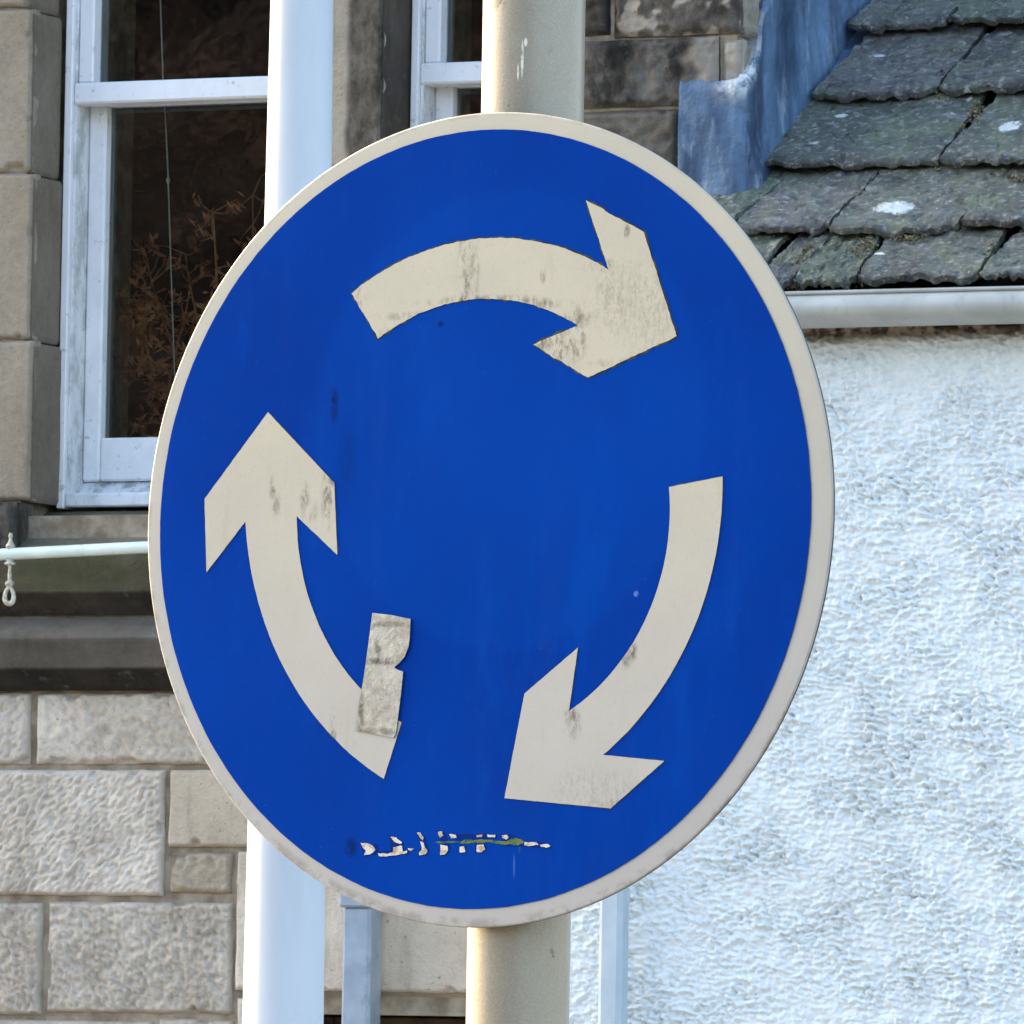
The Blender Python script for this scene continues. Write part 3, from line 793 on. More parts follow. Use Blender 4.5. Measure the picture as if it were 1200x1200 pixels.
def roof():
    root = empty('roof'); root.parent = wh
    mb = MB()
    # rows: tail line in pixels, joints (x at the tail) read from the photograph
    rows = [(336, [885, 928, 1003, 1146, 1235]), (273, [800, 862, 972, 1124, 1240]), (199, [893, 1099, 1250]), (113, [952, 1097, 1255]), (39, [993, 1108, 1262]), (-30, [1040, 1180, 1300])]
    ts = []
    for (y, xs) in rows: ts.append(roofpx(1050, y)[1])
    k = 0; umax = 5.9; seed = 3
    uL = fu(600, 340, RE_D)
    nrow = 0
    T = ts + [ts[-1] + .105*(i+1) for i in range(26)]
    for i, t in enumerate(T[:-1]):
        expo = T[i+1]-t
        js = []
        if i < len(rows):
            y, xs = rows[i]; js = [roofpx(x, y)[0] for x in xs]
        back = RCO*t - RE_D
        left = (UC + .045 if back > -.02 else uL)
        if i >= len(rows): js = [UC+.05]
        while js[-1] < umax: js.append(js[-1] + random.uniform(.15, .30))
        while js[0] > left+.06: js.insert(0, max(left, js[0]-random.uniform(.14, .24)))
        for a, b in zip(js[:-1], js[1:]):
            seed += 1
            r = random.Random(seed)
            near = i < 7 and a < fu(1260, 200, WD)
            tint = (r.uniform(.7, 1.45), r.uniform(0, 1), 0, 1)
            sk = r.uniform(-.02, .12)
            slate(mb, a+.003, b-.003, t+r.uniform(-.008, .008), t+expo+.055, sk, sk+r.uniform(-.05, .05), .034+r.uniform(-.006, .009), tint, seed*3)
    mb.build('slates', SLATE, root)
    # boarding under the slates
    D = NT('roof_boards', .9, .1); D.color(hexc(38, 34, 30))
    dk = MB()
    tE = T[-1]+.05
    def q(s0, s1, t0, t1):
        a = [rpt(s0, t0, -.012), rpt(s1, t0, -.012), rpt(s1, t1, -.012), rpt(s0, t1, -.012)]; b = [rpt(s0, t0, -.04), rpt(s1, t0, -.04), rpt(s1, t1, -.04), rpt(s0, t1, -.04)]
        dk.add(a+b, [(0,1,2,3),(7,6,5,4),(0,4,5,1),(1,5,6,2),(2,6,7,3),(3,7,4,0)])
    tc = (RE_D-.03)/RCO
    q(uL, UC, -.01, tc); q(UC+.012, 6.0, -.01, tE)
    # far slope, falling away behind the ridge
    rp = rpt(0, tE, -.02)
    dk.add([(UC+.012, rp[1], rp[2]), (6.0, rp[1], rp[2]), (6.0, rp[1]+2.4, rp[2]-1.8), (UC+.012, rp[1]+2.4, rp[2]-1.8)], [(0, 1, 2, 3)])
    dk.build('boarding', D.m, root)
    # moss along the joints and under the tails
    ms = MB(); r = random.Random(4)
    lines = [(938, 336, 952, 286, 70), (928, 318, 945, 290, 40), (1003, 330, 1022, 285, 50), (1000, 300, 1020, 280, 40), (1146, 325, 1165, 285, 30), (1150, 150, 1142, 118, 25), (1165, 205, 1195, 207, 25), (1095, 200, 1140, 128, 25),
             (905, 330, 930, 333, 50), (972, 270, 1020, 205, 25), (1124, 275, 1160, 215, 18), (1040, 280, 1090, 279, 20), (1098, 118, 1118, 52, 15), (1190, 212, 1200, 212, 14)]
    for (x0, y0, x1, y1, n) in lines:
        for i in range(n*4):
            t = r.random(); s, q_ = roofpx(x0+(x1-x0)*t+r.gauss(0, 3.0), y0+(y1-y0)*t+r.gauss(0, 2.0))
            c = Vector(rpt(s, q_, .016+r.uniform(-.006, .008))); R_ = r.uniform(.0016, .0052)
            vs = [c+Vector((r.uniform(-1, 1), r.uniform(-1, 1), r.uniform(-.6, 1)))*R_ for _ in range(5)]
            ms.add(vs, [(0,1,2),(0,2,3),(1,3,2),(2,4,3),(0,4,1),(0,3,4)], 0, (r.random(), 0, 0, 1))
    G = NT('moss', .95, .1); G.color(G.mix(G.attr()[0], hexc(92, 84, 58), hexc(150, 142, 116)))
    o = ms.build('moss', G.m, root); o['kind'] = 'stuff'
roof()

def lead():
    """lead flashing dressed over the corner of the stone front and stepped up its return wall"""
    M = NT('lead', .5, .5, .25)
    n = M.noise(7, 5, .6, vec=M.scale(1.4, 1.4, .35), lo=.3, hi=.7); c = M.mix(n, hexc(40, 60, 86), hexc(100, 128, 156))
    s2 = M.noise(30, 5, .65, vec=M.scale(1, 1, .3), lo=.55, hi=.7); c = M.mix(M.math('MULTIPLY', s2, .45), c, hexc(168, 178, 188))
    w = M.attr()[1]; wn_ = M.noise(40, 5, .7, lo=.32, hi=.55); c = M.mix(M.math('MULTIPLY', w, wn_), c, hexc(214, 216, 212))
    M.color(c); M.bump(M.math('ADD', M.noise(13, 5, .6), M.math('MULTIPLY', M.noise(70, 4), .25)), .7, .010)
    mb = MB()
    d = .014
    uL = fu(795, 150, d); zt, zb = fz(830, 93, d), fz(830, 330, d)
    P0 = h2w((UC+.014, 0, 0))
    def sidepx(px, py): q = hit(px, py, P0, U) - HO; return float(q @ B), float(q[2])
    top = [sidepx(x, y) for x, y in ((872, 84), (889, 66), (893, 46), (897, 2), (930, -36), (935, -82), (985, -130), (990, -175), (1035, -220))]
    ylast = top[-1][0]; R_ = .022
    path = []                                   # (x, y, outward x, outward y, back distance)
    for x in np.linspace(uL, UC+d-R_, 40): path.append((x, -d, 0, -1, x-UC-.1))
    for a in np.linspace(0, math.pi/2, 14)[1:-1]: path.append((UC+d-R_+R_*math.sin(a), -d+R_-R_*math.cos(a), math.sin(a), -math.cos(a), 0))
    for y in np.linspace(-d+R_, ylast, 110): path.append((UC+d, y, 1, 0, max(y, .001)))
    path = np.array(path); side = path[:, 4] > 0
    L = np.concatenate([[0], np.cumsum(np.hypot(np.diff(path[:, 0]), np.diff(path[:, 1])))])
    ztop = np.where(side, np.interp(path[:, 1], [max(p[0], .012+.001*i) for i, p in enumerate(top)], [p[1] for p in top]), zt - .05*0)
    kk = np.where(~side)[0]; e = sstep(L[kk[-1]]-.035, L[kk[-1]], L[kk]); ztop[kk] = zt*(1-e) + ztop[kk[-1]+1]*e
    ztop = ztop + .006*fbm(L*18, L*0, 8, 4)
    bz = np.where(path[:, 1] < -.0, np.minimum(zb, RE_Z+(path[:, 1]+RE_D)*math.tan(RP)-.03), RE_Z + (path[:, 1]+RE_D)*math.tan(RP) - .005)
    S_, T = np.meshgrid(L, np.linspace(0, 1, 60), indexing='ij')
    Z = ztop[:, None]*(1-T) + bz[:, None]*T
    roofside = sstep(.55, 1, T)*side[:, None]
    H = .006*fbm(S_*7, Z*6, 12, 4) + .0035*gn(S_*26+Z*9, Z*14, 13) + .012*roofside - .006*sstep(.05, 0, T) + .010*sstep(.06, 0, np.abs(S_-L[kk[-1]]-.02))*sstep(.2, .9, T)
    H = np.maximum(H, -.011)
    X = path[:, 0][:, None] + H*path[:, 2][:, None]; Y = path[:, 1][:, None] + H*path[:, 3][:, None]
    cc = np.zeros(S_.shape+(4,)); cc[..., 3] = 1; cc[..., 1] = sstep(.16, .0, T)*sstep(.10, .0, np.abs(S_-L[kk[-1]]))
    mb.grid(np.stack([X, Y, Z], -1), 0, cc, flip=True)
    mb.grid(np.stack([np.stack([X[0], Y[0], Z[0]], -1), np.stack([X[0], 0*Y[0], Z[0]], -1)], 0), 0, cc[:2], flip=True)
    mb.grid(np.stack([np.stack([X[:, 0], Y[:, 0], Z[:, 0]], -1), np.stack([X[:, 0]-.02*path[:, 2], Y[:, 0]-.02*path[:, 3], Z[:, 0]], -1)], 1), 0, cc[:, :2])
    yy = np.linspace(-.019, ylast, 90)
    # the part turned out on to the roof under the slates
    Yg, T = np.meshgrid(yy, np.linspace(0, 1, 8), indexing='ij')
    zz = RE_Z + (Yg+RE_D)*math.tan(RP) + .004 - .003*T
    mb.grid(np.stack([UC+.024+.11*T, Yg, zz], -1), 0, (0, 0, 0, 1), flip=True)
    # roof side turned out under the apron as well
    mb.build('lead_flashing', M.m, wh)
lead()

def gutter():
    G = mat_paint('grey_gutter', hexc(154, 159, 154), hexc(172, 176, 171), .4, hexc(140, 144, 140), .08)
    mb = MB()
    ua, ub = WU0-.03, 6.0
    cy = -(WD+.075); R_ = .050
    zhi = fz(1060, 343, WD+.12); zlow = fz(1060, 380, WD+.12)
    a0 = math.radians(-48); rz = (zhi-zlow)/(1-math.sin(a0)); zc = zlow + rz
    n = 26; prof = [(cy - R_*math.cos(a0+(math.pi-a0)*i/n), zc - rz*math.sin(a0+(math.pi-a0)*i/n)) for i in range(n+1)]
    lip = [(prof[0][0]-.000, prof[0][1]), (prof[0][0]-.005, prof[0][1]+.001), (prof[0][0]-.005, prof[0][1]+.006), (prof[0][0]+.001, prof[0][1]+.007)]
    inner = [(cy - (R_-.003)*math.cos(a0+(math.pi-a0)*i/n), zc - (rz-.003)*math.sin(a0+(math.pi-a0)*i/n)) for i in range(n+1)]
    out = lip[::-1] + prof
    us = np.linspace(ua, ub, 120)
    def sweep(p, flip):
        Uu, K = np.meshgrid(us, np.arange(len(p)), indexing='ij'); q = np.array(p)
        sag = .0015*np.sin(Uu*2.1)
        mb.grid(np.stack([Uu, q[K, 0], q[K, 1]+sag], -1), 0, (1, 0, 0, 1), flip=flip)
    sweep(out, True); sweep([lip[-1]] + inner, False)
    for u in (ua, ub): mb.add([(u, y, z) for y, z in prof], [tuple(range(n+1))])
    mb.build('gutter', G.m, wh)
gutter()

def white_downpipe():
    M = mat_paint('white_pipe_paint', hexc(166, 182, 192), hexc(180, 194, 202), .6, hexc(160, 170, 172), .1)
    d = WD+.05; u0 = fu(719, 1120, d); R_ = .0215
    zt = fz(719, 330, d)
    r = empty('downpipe'); r.parent = wh
    b = MB(); b.bevbox(u0-R_, u0+R_, -d-R_, -d+R_, .25, zt-.05, .008); b.build('pipe', M.m, r)
    for z in (zt-.25, .8):
        c = MB(); c.bevbox(u0-R_-.004, u0+R_+.004, -d-R_-.004, -d+R_+.004, z, z+.035, .006); c.build('bracket', M.m, r)
white_downpipe()

# ================================================================== LAMP POST
def lamp_post():
    D = 11.4
    n = np.array([0, 1.0, 0]); p0 = np.array([0, D, 0])
    a = hit(349.5, 0, p0, n); b = hit(336, 1200, p0, n)
    ra, rb = 37.0/FPX*D, 47.5/FPX*D
    x = (a[0]+b[0])/2
    lean = 0
    root = empty('lamp_post', (x, D, .12), 0)
    tag(root, 'pale silver tapered lamp post between the road sign and the left window', 'lamp post')
    M = NT('silver_paint', .45, .4, .0)
    M.color(M.mix(M.noise(9, 5, .6, vec=M.scale(1, 1, .3), lo=.3, hi=.7), hexc(196, 204, 210), hexc(184, 192, 198))); M.bump(M.noise(220, 3), .12, .0008)
    sl = (rb-ra)/(a[2]-b[2])
    rad = lambda z: rb - sl*(z-b[2])
    mb = MB(); zs = [0, .03, .3, .9, b[2], a[2], 3.4, 4.2]
    mb.tube([(0, 0, z-.12+.0) for z in zs], [rad(z) for z in zs], 64); mb.build('column', M.m, root)
    h = MB(); zt = 4.2-.12; h.tube([(0, 0, zt+.0005), (0, 0, zt+.1), (.02, -.05, zt+.25), (.1, -.25, zt+.36), (.18, -.5, zt+.38)], [.03, .028, .025, .025, .025], 20); h.build('arm', M.m, root)
    l = MB()
    l.bevbox(.08, .30, -1.0, -.48, zt+.34, zt+.43, .03); l.build('lantern', M.m, root)
lamp_post()

# ================================================================== TRAFFIC SIGN
def traffic_sign():
    Dp = float((SP - CP)[1]) + .046*.845
    n = np.array([0, 1.0, 0]); p0 = np.array([0, Dp, 0])
    c = hit(616.3, 600, p0, n)
    root = empty('traffic_sign', (c[0], Dp, .0), 0)
    tag(root, 'round blue roundabout sign with three white arrows on a grey post', 'traffic sign')
    # post
    M = NT('grey_post_paint', .27, .55, .0)
    col = M.mix(M.noise(10, 5, .6, vec=M.scale(1, 1, .35), lo=.3, hi=.7), hexc(158, 147, 126), hexc(142, 132, 112))
    col = M.mix(M.math('MULTIPLY', M.noise(130, 4, .6, lo=.58, hi=.7), .5), col, hexc(132, 124, 106))
    col = M.mix(M.math('MULTIPLY', M.noise(700, 3, .6, lo=.45, hi=.65), .14), col, hexc(206, 200, 182))
    col = M.mix(M.math('MULTIPLY', M.noise(55, 4, .6, lo=.69, hi=.72), .7), col, hexc(112, 86, 54))
    col = M.mix(M.math('MULTIPLY', M.noise(14, 5, .7, vec=M.scale(1, 1, .08), lo=.52, hi=.72), .35), col, hexc(132, 126, 108))
    ztp = hit(625, 30, p0, n)[2]
    k = None
    for (x, y, rx, ry, w) in ((612, 70, 1.2, 20, 1), (616, 50, 1.5, 5, 1), (583, 3, 7, 9, 2), (607, 85, .8, 9, 1)):
        q = hit(x, y, p0 - np.array([0, .034, 0]), n) - np.array([c[0], Dp, 0]); s = 5.6/FPX
        e = M.math('MULTIPLY', M.spot(tuple(q), (rx*s*1.3, .04, ry*s), .4), M.noise(160, 4, lo=.35, hi=.5))
        if w == 1: k = e if k is None else M.math('MAXIMUM', k, e)
        else: dk = e
    col = M.mix(k, col, hexc(232, 226, 206)); col = M.mix(M.math('MULTIPLY', dk, .8), col, hexc(98, 80, 48))
    M.color(col); M.bump(M.math('ADD', M.noise(420, 4), M.noise(60, 3)), .16, .0010)
    RPOST = 60.6/FPX*(Dp)
    mb = MB(); mb.tube([(0, 0, -.3), (0, 0, 1.2), (0, 0, 2.2), (0, 0, 3.05)], RPOST, 96); 
    mb.build('post', M.m, root)
    cp = MB(); cp.lathe([(RPOST+.002, 3.03), (RPOST+.002, 3.055), (RPOST*.8, 3.07), (.0001, 3.078)], 48); cp.build('post_cap', M.m, root)

    # plate in its own frame: x right, y up, z outward
    pl = MB()
    R_ = .3
    prof = [(.0001, 0), (.15, 0), (.285, 0), (.2986, 0)]
    for i in range(1, 9):
        a = math.pi/2*i/8; prof.append((.2986 + .0014*math.sin(a), -.0012*(1-math.cos(a))))
    prof += [(.3, -.0032), (.2985, -.0032), (.298, -.0028), (.29, -.0022), (.0001, -.0022)]
    q = len(prof)-5
    pl.lathe(prof[:q][::-1], 256); pl.lathe(prof[q-1:][::-1], 256, 1)
    ov = lambda x, y: (x*.9960-.0017, y*1.0043-.0024)
    pl.v = [(*ov(v[0], v[1]), v[2]) for v in pl.v]
    W = NT('cream_reflective_sheet', .42, .4)
    n1 = W.noise(12, 5, .6, lo=.3, hi=.7); n2 = W.noise(420, 3, .6, lo=.55, hi=.7)
    y = W.xyz()[1]
    base = W.mix(W.ramp(y, -.25, .3), hexc(172, 167, 160), hexc(186, 178, 156))
    cW = W.mix(W.math('MULTIPLY', n1, .3), base, hexc(162, 156, 142)); cW = W.mix(W.math('MULTIPLY', n2, .22), cW, hexc(150, 142, 124))
    rr_ = W.n('ShaderNodeVectorMath', operation='LENGTH'); W.set(rr_.inputs[0], W.co)
    wear = W.math('MULTIPLY', W.ramp(rr_.outputs['Value'], .2945, .3005), W.noise(45, 5, .7, lo=.46, hi=.6)); cW = W.mix(W.math('MULTIPLY', wear, .4), cW, hexc(92, 82, 66))
    ch = W.noise(34, 4, .6, lo=.70, hi=.74); cW = W.mix(W.math('MULTIPLY', ch, .7), cW, hexc(110, 98, 76))
    W.color(cW); W.bump(W.noise(90, 3), .08, .0006)
    AL = NT('dark_plate_edge', .6, .3); AL.color(AL.mix(AL.noise(40, 4, lo=.35, hi=.65), hexc(80, 76, 70), hexc(48, 45, 40)))  # dark grey for the plate's side and back
    plate = pl.build('sign_plate', [W.m, AL.m], root)
    Mw = Matrix.Identity(4)
    for i in range(3):
        for j in range(3): Mw[i][j] = SR[i, j]
    loc = SP - np.array([c[0], Dp, 0])
    for i in range(3): Mw[i][3] = loc[i]
    plate.matrix_local = Mw
    rel = SR.T @ (np.array([c[0], Dp, SP[2]]) - SP)         # the post's axis seen from the plate

    # blue sheet
    Bm = NT('blue_reflective_sheet', .42, .02)
    b1 = hexc(0, 58, 146); b2 = hexc(0, 50, 134); b3 = hexc(0, 70, 160)
    nn = Bm.noise(5, 4, .55, lo=.3, hi=.7); c_ = Bm.mix(nn, b1, b2)
    x, yv, _z = Bm.xyz()
    ghost = Bm.spot((.02, .07, 0), (.17, .17, 1), .04); c_ = Bm.mix(Bm.math('MULTIPLY', ghost, .22), c_, b3)
    c_ = Bm.mix(Bm.math('MULTIPLY', Bm.noise(16, 5, .65, vec=Bm.scale(1, .3, 1), lo=.52, hi=.7), .4), c_, b3)
    sp = Bm.noise(300, 3, .5, lo=.68, hi=.74); c_ = Bm.mix(Bm.math('MULTIPLY', sp, .3), c_, hexc(40, 92, 172))
    film = Bm.math('MULTIPLY', Bm.noise(26, 6, .7, vec=Bm.scale(1, .07, 1), lo=.5, hi=.72), Bm.noise(90, 5, .7, lo=.3, hi=.7))
    c_ = Bm.mix(Bm.math('MULTIPLY', film, .02), c_, hexc(120, 140, 176))
    grain = Bm.noise(900, 2, .6, lo=.35, hi=.7); c_ = Bm.mix(Bm.math('MULTIPLY', grain, .10), c_, hexc(0, 40, 128))
    scr = Bm.noise(30, 3, .5, vec=Bm.scale(1, .12, 1, (0, 0, .5)), lo=.735, hi=.745); c_ = Bm.mix(Bm.math('MULTIPLY', scr, .35), c_, hexc(90, 124, 184))
    for (px, py, rx, ry, w) in ((393, 475, 5, 22, .6), (391, 470, 3, 9, .6), (407, 540, 12, 40, .25), (517, 380, 4, 3, .8), (412, 993, 8, 10, .7), (746, 696, 3, 3, -.6)):
        q = sg(px, py); s = .63e-3
        e = Bm.math('MULTIPLY', Bm.spot((q[0], q[1], 0), (rx*s, ry*s, 1), .6), Bm.noise(150, 4, lo=.3, hi=.5))
        c_ = Bm.mix(Bm.math('MULTIPLY', e, abs(w)), c_, hexc(10, 28, 70) if w > 0 else hexc(120, 150, 200))
    Bm.color(c_); Bm.bump(Bm.math('ADD', Bm.noise(10, 3), Bm.math('MULTIPLY', Bm.noise(200, 2), .05)), .10, .003)
    Bm.rough(Bm.ramp(Bm.noise(20, 4), .3, .7, .3, .42))
    bl = MB(); cr = (-.0006, .0004); N = 360
    ang = np.linspace(0, 2*np.pi, N, endpoint=False)
    rr = .2872 + .00025*gn(ang*14, ang*0, 4) + .0002*gn(ang*40, ang*0, 6)
    poly = [ov(cr[0]-.0022+r*.9925*math.cos(a), cr[1]+r*.9985*math.sin(a)) for r, a in zip(rr, ang)]
    bl.prism(poly, .0002, .0007, lambda a, b, h: (a, b, h), 0, mside=1)
    GR = NT('grime_edge', .8, .2); GR.color(GR.mix(GR.noise(60, 4, lo=.4, hi=.6), hexc(30, 44, 60), hexc(96, 94, 70)))
    bl.build('blue_face', [Bm.m, GR.m], plate)

    # arrows, traced as corners; curved flanks follow circles round the sign's middle
    A = [(413,344.3),(444.5,396.8),(678,381.7),(625.8,403.8),(689.8,442.6),(794,394),(755.6,272.5),(687.7,235),(714.3,316.3)]
    Bq = [(847.7,558.6),(785,570.8),(667.8,833.3),(678.3,759),(615.6,813),(592.2,935.5),(716.8,947.4),(779.5,891.8),(707.7,884.8)]
    Cq = [(450.8,912.8),(471.6,846.8),(348.8,604.8),(396.4,650.4),(392.8,566),(315.2,483.2),(240.8,584.8),(243.2,670.8),(288.8,611.2)]
    midA = [(580, 279), (560, 350.5)]; midB = [(809, 748), (752, 737)]; midC = [(330, 775), (376, 735)]
    def curve(p, m, q, k=70):            # circle through three points
        (ax, ay), (bx, by), (cx, cy) = p, m, q
        d = 2*(ax*(by-cy)+bx*(cy-ay)+cx*(ay-by))
        ux = ((ax*ax+ay*ay)*(by-cy)+(bx*bx+by*by)*(cy-ay)+(cx*cx+cy*cy)*(ay-by))/d
        uy = ((ax*ax+ay*ay)*(cx-bx)+(bx*bx+by*by)*(ax-cx)+(cx*cx+cy*cy)*(bx-ax))/d
        r = math.hypot(ax-ux, ay-uy); a0 = math.atan2(ay-uy, ax-ux); am = math.atan2(by-uy, bx-ux); a1 = math.atan2(cy-uy, cx-ux)
        dm = (am-a0+math.pi) % (2*math.pi)-math.pi; d1 = (a1-am+math.pi) % (2*math.pi)-math.pi
        return [(ux+r*math.cos(a0+(dm+d1)*i/k), uy+r*math.sin(a0+(dm+d1)*i/k)) for i in range(k+1)]
    AM = NT('worn_white_sheet', .45, .4)
    n1 = AM.noise(11, 5, .6, lo=.3, hi=.7); n2 = AM.noise(380, 4, .65, lo=.52, hi=.7)
    y = AM.xyz()[1]
    ba = AM.mix(AM.ramp(y, -.2, .12), hexc(178, 172, 160), hexc(190, 180, 154))
    ca = AM.mix(AM.math('MULTIPLY', n1, .35), ba, hexc(166, 158, 144)); ca = AM.mix(AM.math('MULTIPLY', n2, .22), ca, hexc(152, 144, 126))
    st = AM.noise(42, 4, .6, vec=AM.scale(1, .18, 1), lo=.58, hi=.72); ca = AM.mix(AM.math('MULTIPLY', st, .28), ca, hexc(160, 148, 118))
    for (px, py, rx, ry, w, sc_) in ((546, 315, 8, 42, .75, 160), (557, 320, 6, 40, .5, 220), (648, 408, 28, 22, .75, 260), (680, 390, 10, 34, .5, 260), (421, 350, 10, 12, .8, 120), (735, 271, 4, 7, .9, 120),
                                     (638, 322, 4, 9, .6, 160), (720, 350, 24, 40, .35, 300), (760, 360, 34, 50, .3, 320), (560, 352, 60, 5, .7, 160), (490, 370, 40, 5, .5, 160), (615, 357, 45, 6, .8, 160), (455, 392, 14, 6, .5, 160), (735, 425, 40, 5, .5, 160), (675, 374, 20, 8, .7, 160), (706, 312, 18, 7, .7, 160),
                                     (321, 572, 4, 13, .9, 90), (324, 592, 6, 12, .5, 140), (358, 582, 5, 14, .9, 110), (364, 600, 9, 14, .5, 160), (386, 580, 8, 34, .7, 200), (392, 563, 6, 6, .9, 90),
                                     (391, 862, 4, 8, .8, 110), (390, 845, 5, 16, .35, 160), (415, 871, 2, 3, .9, 90),
                                     (741, 764, 6, 10, .9, 90), (733, 775, 7, 8, .7, 140), (671, 839, 8, 9, .8, 110), (674, 850, 7, 16, .55, 160), (700, 925, 50, 24, .25, 320), (716, 943, 22, 5, .5, 200)):
        q = sg(px, py); s = .63e-3
        e = AM.math('MULTIPLY', AM.spot((q[0], q[1], 0), (rx*s*1.15, ry*s, 1), .6), AM.noise(sc_*1.2, 6, .75, vec=AM.scale(1, .4, 1), lo=.42, hi=.66))
        ca = AM.mix(AM.math('MULTIPLY', e, w), ca, hexc(60, 48, 28))
    AM.color(ca); AM.bump(AM.noise(300, 3), .12, .0005)
    EG = NT('grime_shadow_edge', .8, .2); EG.color(EG.mix(EG.noise(70, 4, .6, lo=.38, hi=.6), hexc(14, 38, 62), hexc(74, 76, 44)))  # grime mixed with the thin shadow line painted at cut edges
    for ai, (Q, mids, wear) in enumerate(((A, midA, .0011), (Bq, midB, .0003), (Cq, midC, .00035))):
        S_ = [sg(*p) for p in Q]; mo, mi = sg(*mids[0]), sg(*mids[1])
        to, ti, ni, bi, shi, tip, sho, bo, no = S_
        path = curve(to, mo, no) + [bo, sho, tip, shi, bi] + curve(ni, mi, ti)
        # resample, then let the cut edge wander a little
        pts = []
        for p, q in zip(path, path[1:]+path[:1]):
            L = math.hypot(q[0]-p[0], q[1]-p[1]); m_ = max(1, int(L/.0016))
            nx, ny = (q[1]-p[1])/max(L, 1e-9), -(q[0]-p[0])/max(L, 1e-9)
            for i in range(m_):
                t = i/m_; x, y_ = p[0]+(q[0]-p[0])*t, p[1]+(q[1]-p[1])*t
                wv = wear*(float(fbm(x*140, y_*140, 21+ai, 4, .7)) - .3*max(0, float(gn(x*60, y_*60, 55+ai)))*2)
                pts.append((x+nx*wv*.9, y_+ny*wv*.9))
        ar = MB()
        if sum(p[0]*q[1]-q[0]*p[1] for p, q in zip(pts, pts[1:]+pts[:1])) < 0: pts = pts[::-1]
        ar.prism(pts, .0009, .0013, lambda a, b, h: (a, b, h), 0, mside=1)
        # grime and a painted edge shadow round the cut edge: a thin darker sheet peeping out underneath
        cx = sum(p[0] for p in pts)/len(pts); cy = sum(p[1] for p in pts)/len(pts)
        out = []
        n_ = len(pts)
        for i in range(n_):
            p, q = pts[i-2], pts[(i+2) % n_]; L = math.hypot(q[0]-p[0], q[1]-p[1]) or 1
            a_, b_ = pts[i-5], pts[(i+5) % n_]; x, y_ = pts[i]
            turn = (x-a_[0])*(b_[1]-y_)-(y_-a_[1])*(b_[0]-x)
            if turn < -.00001: out.append((x, y_)); continue
            off = (.0011 if ai == 0 else .0004) + (.0012 if ai == 0 else .0006)*float(gn(x*170, y_*170, 77+ai))
            out.append((x+(q[1]-p[1])/L*off, y_-(q[0]-p[0])/L*off))
        ar.prism(out, .00075, .00085, lambda a, b, h: (a, b, h), 1)
        ar.build('arrow', [AM.m, EG.m], plate)

    # crumpled strip of old tape stuck over the left arrow's tail
    z25 = lambda p: (220+p[0]/2.5, 460+p[1]/2.5)
    tp = [(546,646),(600,652),(658,664),(655,720),(652,745),(640,775),(626,792),(610,805),(618,812),(636,818),(630,880),(620,960),(615,1000),(607,1012),(560,1002),(495,990),(505,915),(520,840),(533,745)]
    tp = [sg(*z25(p)) for p in tp]
    TM = NT('old_tape', .5, .4)
    t1 = TM.noise(40, 5, .7, lo=.35, hi=.65); t2 = TM.noise(170, 4, .7, lo=.46, hi=.62)
    ct = TM.mix(t1, hexc(182, 176, 160), hexc(166, 158, 142)); ct = TM.mix(TM.math('MULTIPLY', t2, .4), ct, hexc(118, 106, 78))
    for (px, py, rx, ry, w) in ((452, 775, 30, 4, .8), (445, 758, 5, 10, .7), (425, 838, 4, 30, .7), (445, 858, 26, 4, .6), (462, 732, 26, 3, .5)):
        q = sg(px, py); e = TM.math('MULTIPLY', TM.spot((q[0], q[1], 0), (rx*.63e-3, ry*.63e-3, 1), .6), TM.noise(120, 4, lo=.3, hi=.55)); ct = TM.mix(TM.math('MULTIPLY', e, w), ct, hexc(66, 56, 36))
    TM.color(ct); TM.bump(TM.math('ADD', TM.noise(90, 5, .7), TM.noise(30, 4, dist=1.5)), .6, .002)
    s = MB(); s.prism(tp, .0014, .0024, lambda a, b, h: (a, b, h), 0, mside=1); s.build('tape_strip', [TM.m, EG.m], plate)

    # scraped marks near the rim
    fl = [[(135,192),(178,195),(205,222),(180,245),(148,248),(160,230),(145,215)], [(215,238),(250,242),(300,235),(350,228),(352,240),(300,248),(240,257),(218,250)], [(272,162),(300,165),(330,190),(318,197),(295,188)],
          [(290,210),(330,205),(330,232),(285,235)], [(356,215),(385,217),(370,230),(358,226)], [(398,142),(415,142),(428,165),(425,180),(412,170)], [(415,185),(430,190),(435,210),(447,225),(440,245),(410,248),(408,235),(422,225)],
          [(495,140),(515,136),(522,158),(508,166),(498,155)], [(508,200),(540,205),(545,225),(530,245),(508,247)], [(550,150),(580,152),(582,168),(560,170)], [(600,210),(620,206),(625,232),(600,236)],
          [(680,200),(710,198),(718,222),(700,235),(678,232)], [(675,155),(705,152),(703,164),(680,166)], [(725,152),(765,152),(762,165),(730,165)], [(795,155),(820,153),(828,165),(815,175),(800,168)],
          [(905,188),(960,188),(968,200),(920,206),(900,200)], [(975,200),(1010,197),(1025,205),(1005,213),(980,209)]]
    gr = [[(480,188),(530,182),(570,184),(600,187),(625,176),(650,172),(665,180),(700,174),(735,176),(780,183),(820,184),(838,170),(862,166),(888,174),(902,188),(872,203),(835,197),(800,199),(760,191),(728,187),(700,193),(672,189),(640,194),(600,194),(560,190),(510,195)]]
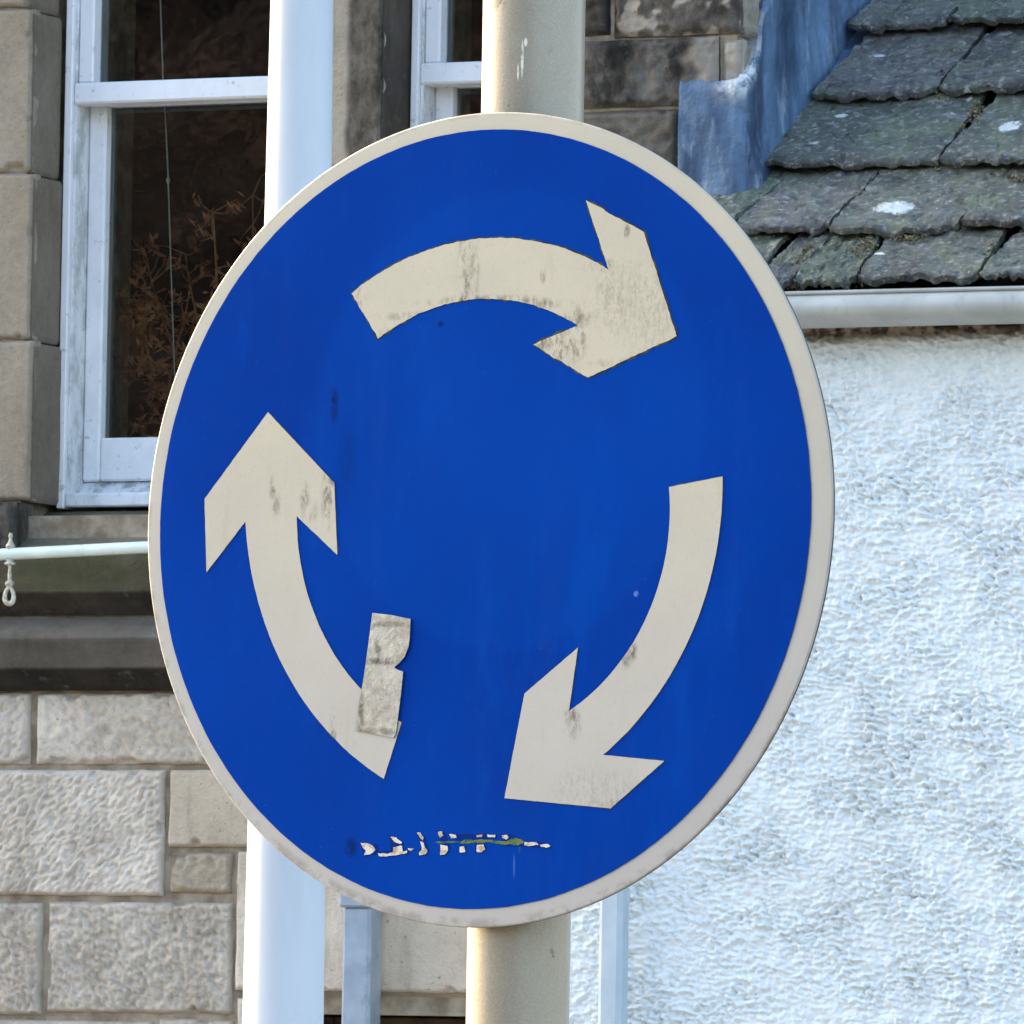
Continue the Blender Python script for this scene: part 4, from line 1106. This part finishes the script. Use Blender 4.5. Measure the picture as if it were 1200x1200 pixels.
    dkp = [[(130,188),(215,200),(215,245),(150,255)], [(205,232),(360,222),(358,244),(230,260)], [(265,155),(335,188),(336,238),(275,232)], [(392,136),(432,160),(455,226),(440,252),(402,250),(418,205)],
           [(488,132),(528,140),(552,215),(535,252),(500,250),(512,190)], [(545,145),(590,150),(640,150),(720,148),(770,150),(770,170),(620,180),(560,172)], [(595,205),(628,204),(628,236),(598,240)],
           [(672,195),(722,200),(722,226),(700,240),(672,236)], [(790,150),(835,150),(900,180),(970,186),(1030,204),(1005,216),(920,210),(800,206)]]
    zz = lambda p: sg(390+p[0]/4, 940+p[1]/4)
    sm = MB()
    for ps, mi, h in ((dkp, 2, .00085), (gr, 1, .0010), (fl, 0, .0012)):
        for p in ps:
            q = [zz(a) for a in p]; r = []
            for a, b in zip(q, q[1:]+q[:1]):
                for i in range(4):
                    t = i/4; x, y_ = a[0]+(b[0]-a[0])*t, a[1]+(b[1]-a[1])*t
                    r.append((x+.0005*float(gn(x*300, y_*300, 3)), y_+.0005*float(gn(x*300, y_*300, 4))))
            if sum(a[0]*b[1]-b[0]*a[1] for a, b in zip(r, r[1:]+r[:1])) < 0: r = r[::-1]
            sm.prism(r, h-.0001, h, lambda a, b, k: (a, b, k), mi)
    s1 = NT('bared_sheet', .6, .3); s1.color(s1.mix(s1.noise(200, 3, lo=.4, hi=.65), hexc(208, 198, 182), hexc(160, 144, 120)))
    s2 = NT('scraped_green', .6, .05); s2.color(s2.mix(s2.noise(160, 4, lo=.42, hi=.62), hexc(104, 116, 52), hexc(40, 84, 84)))
    s3 = NT('scraped_dark_blue', .5, .03); s3.color(hexc(0, 40, 112))
    sm.build('scrape_marks', [s1.m, s2.m, s3.m], plate)

    # clamps behind: a channel on the plate's back and a strap round the post
    CM = mat_paint('clamp_metal', hexc(150, 150, 146), hexc(120, 120, 116), .45)
    for yy in (.16, -.16):
        cl = MB(); cl.bevbox(-.2, .2, yy-.02, yy+.02, -.0075, -.0024, .001)
        ring = []
        cl.tube([(rel[0]+(RPOST+.0015)*math.cos(t), yy, rel[2]+(RPOST+.0015)*math.sin(t)) for t in np.linspace(0, 2*math.pi, 49)], .003, 8, cap=False)
        cl.build('clamp', CM.m, plate)
traffic_sign()
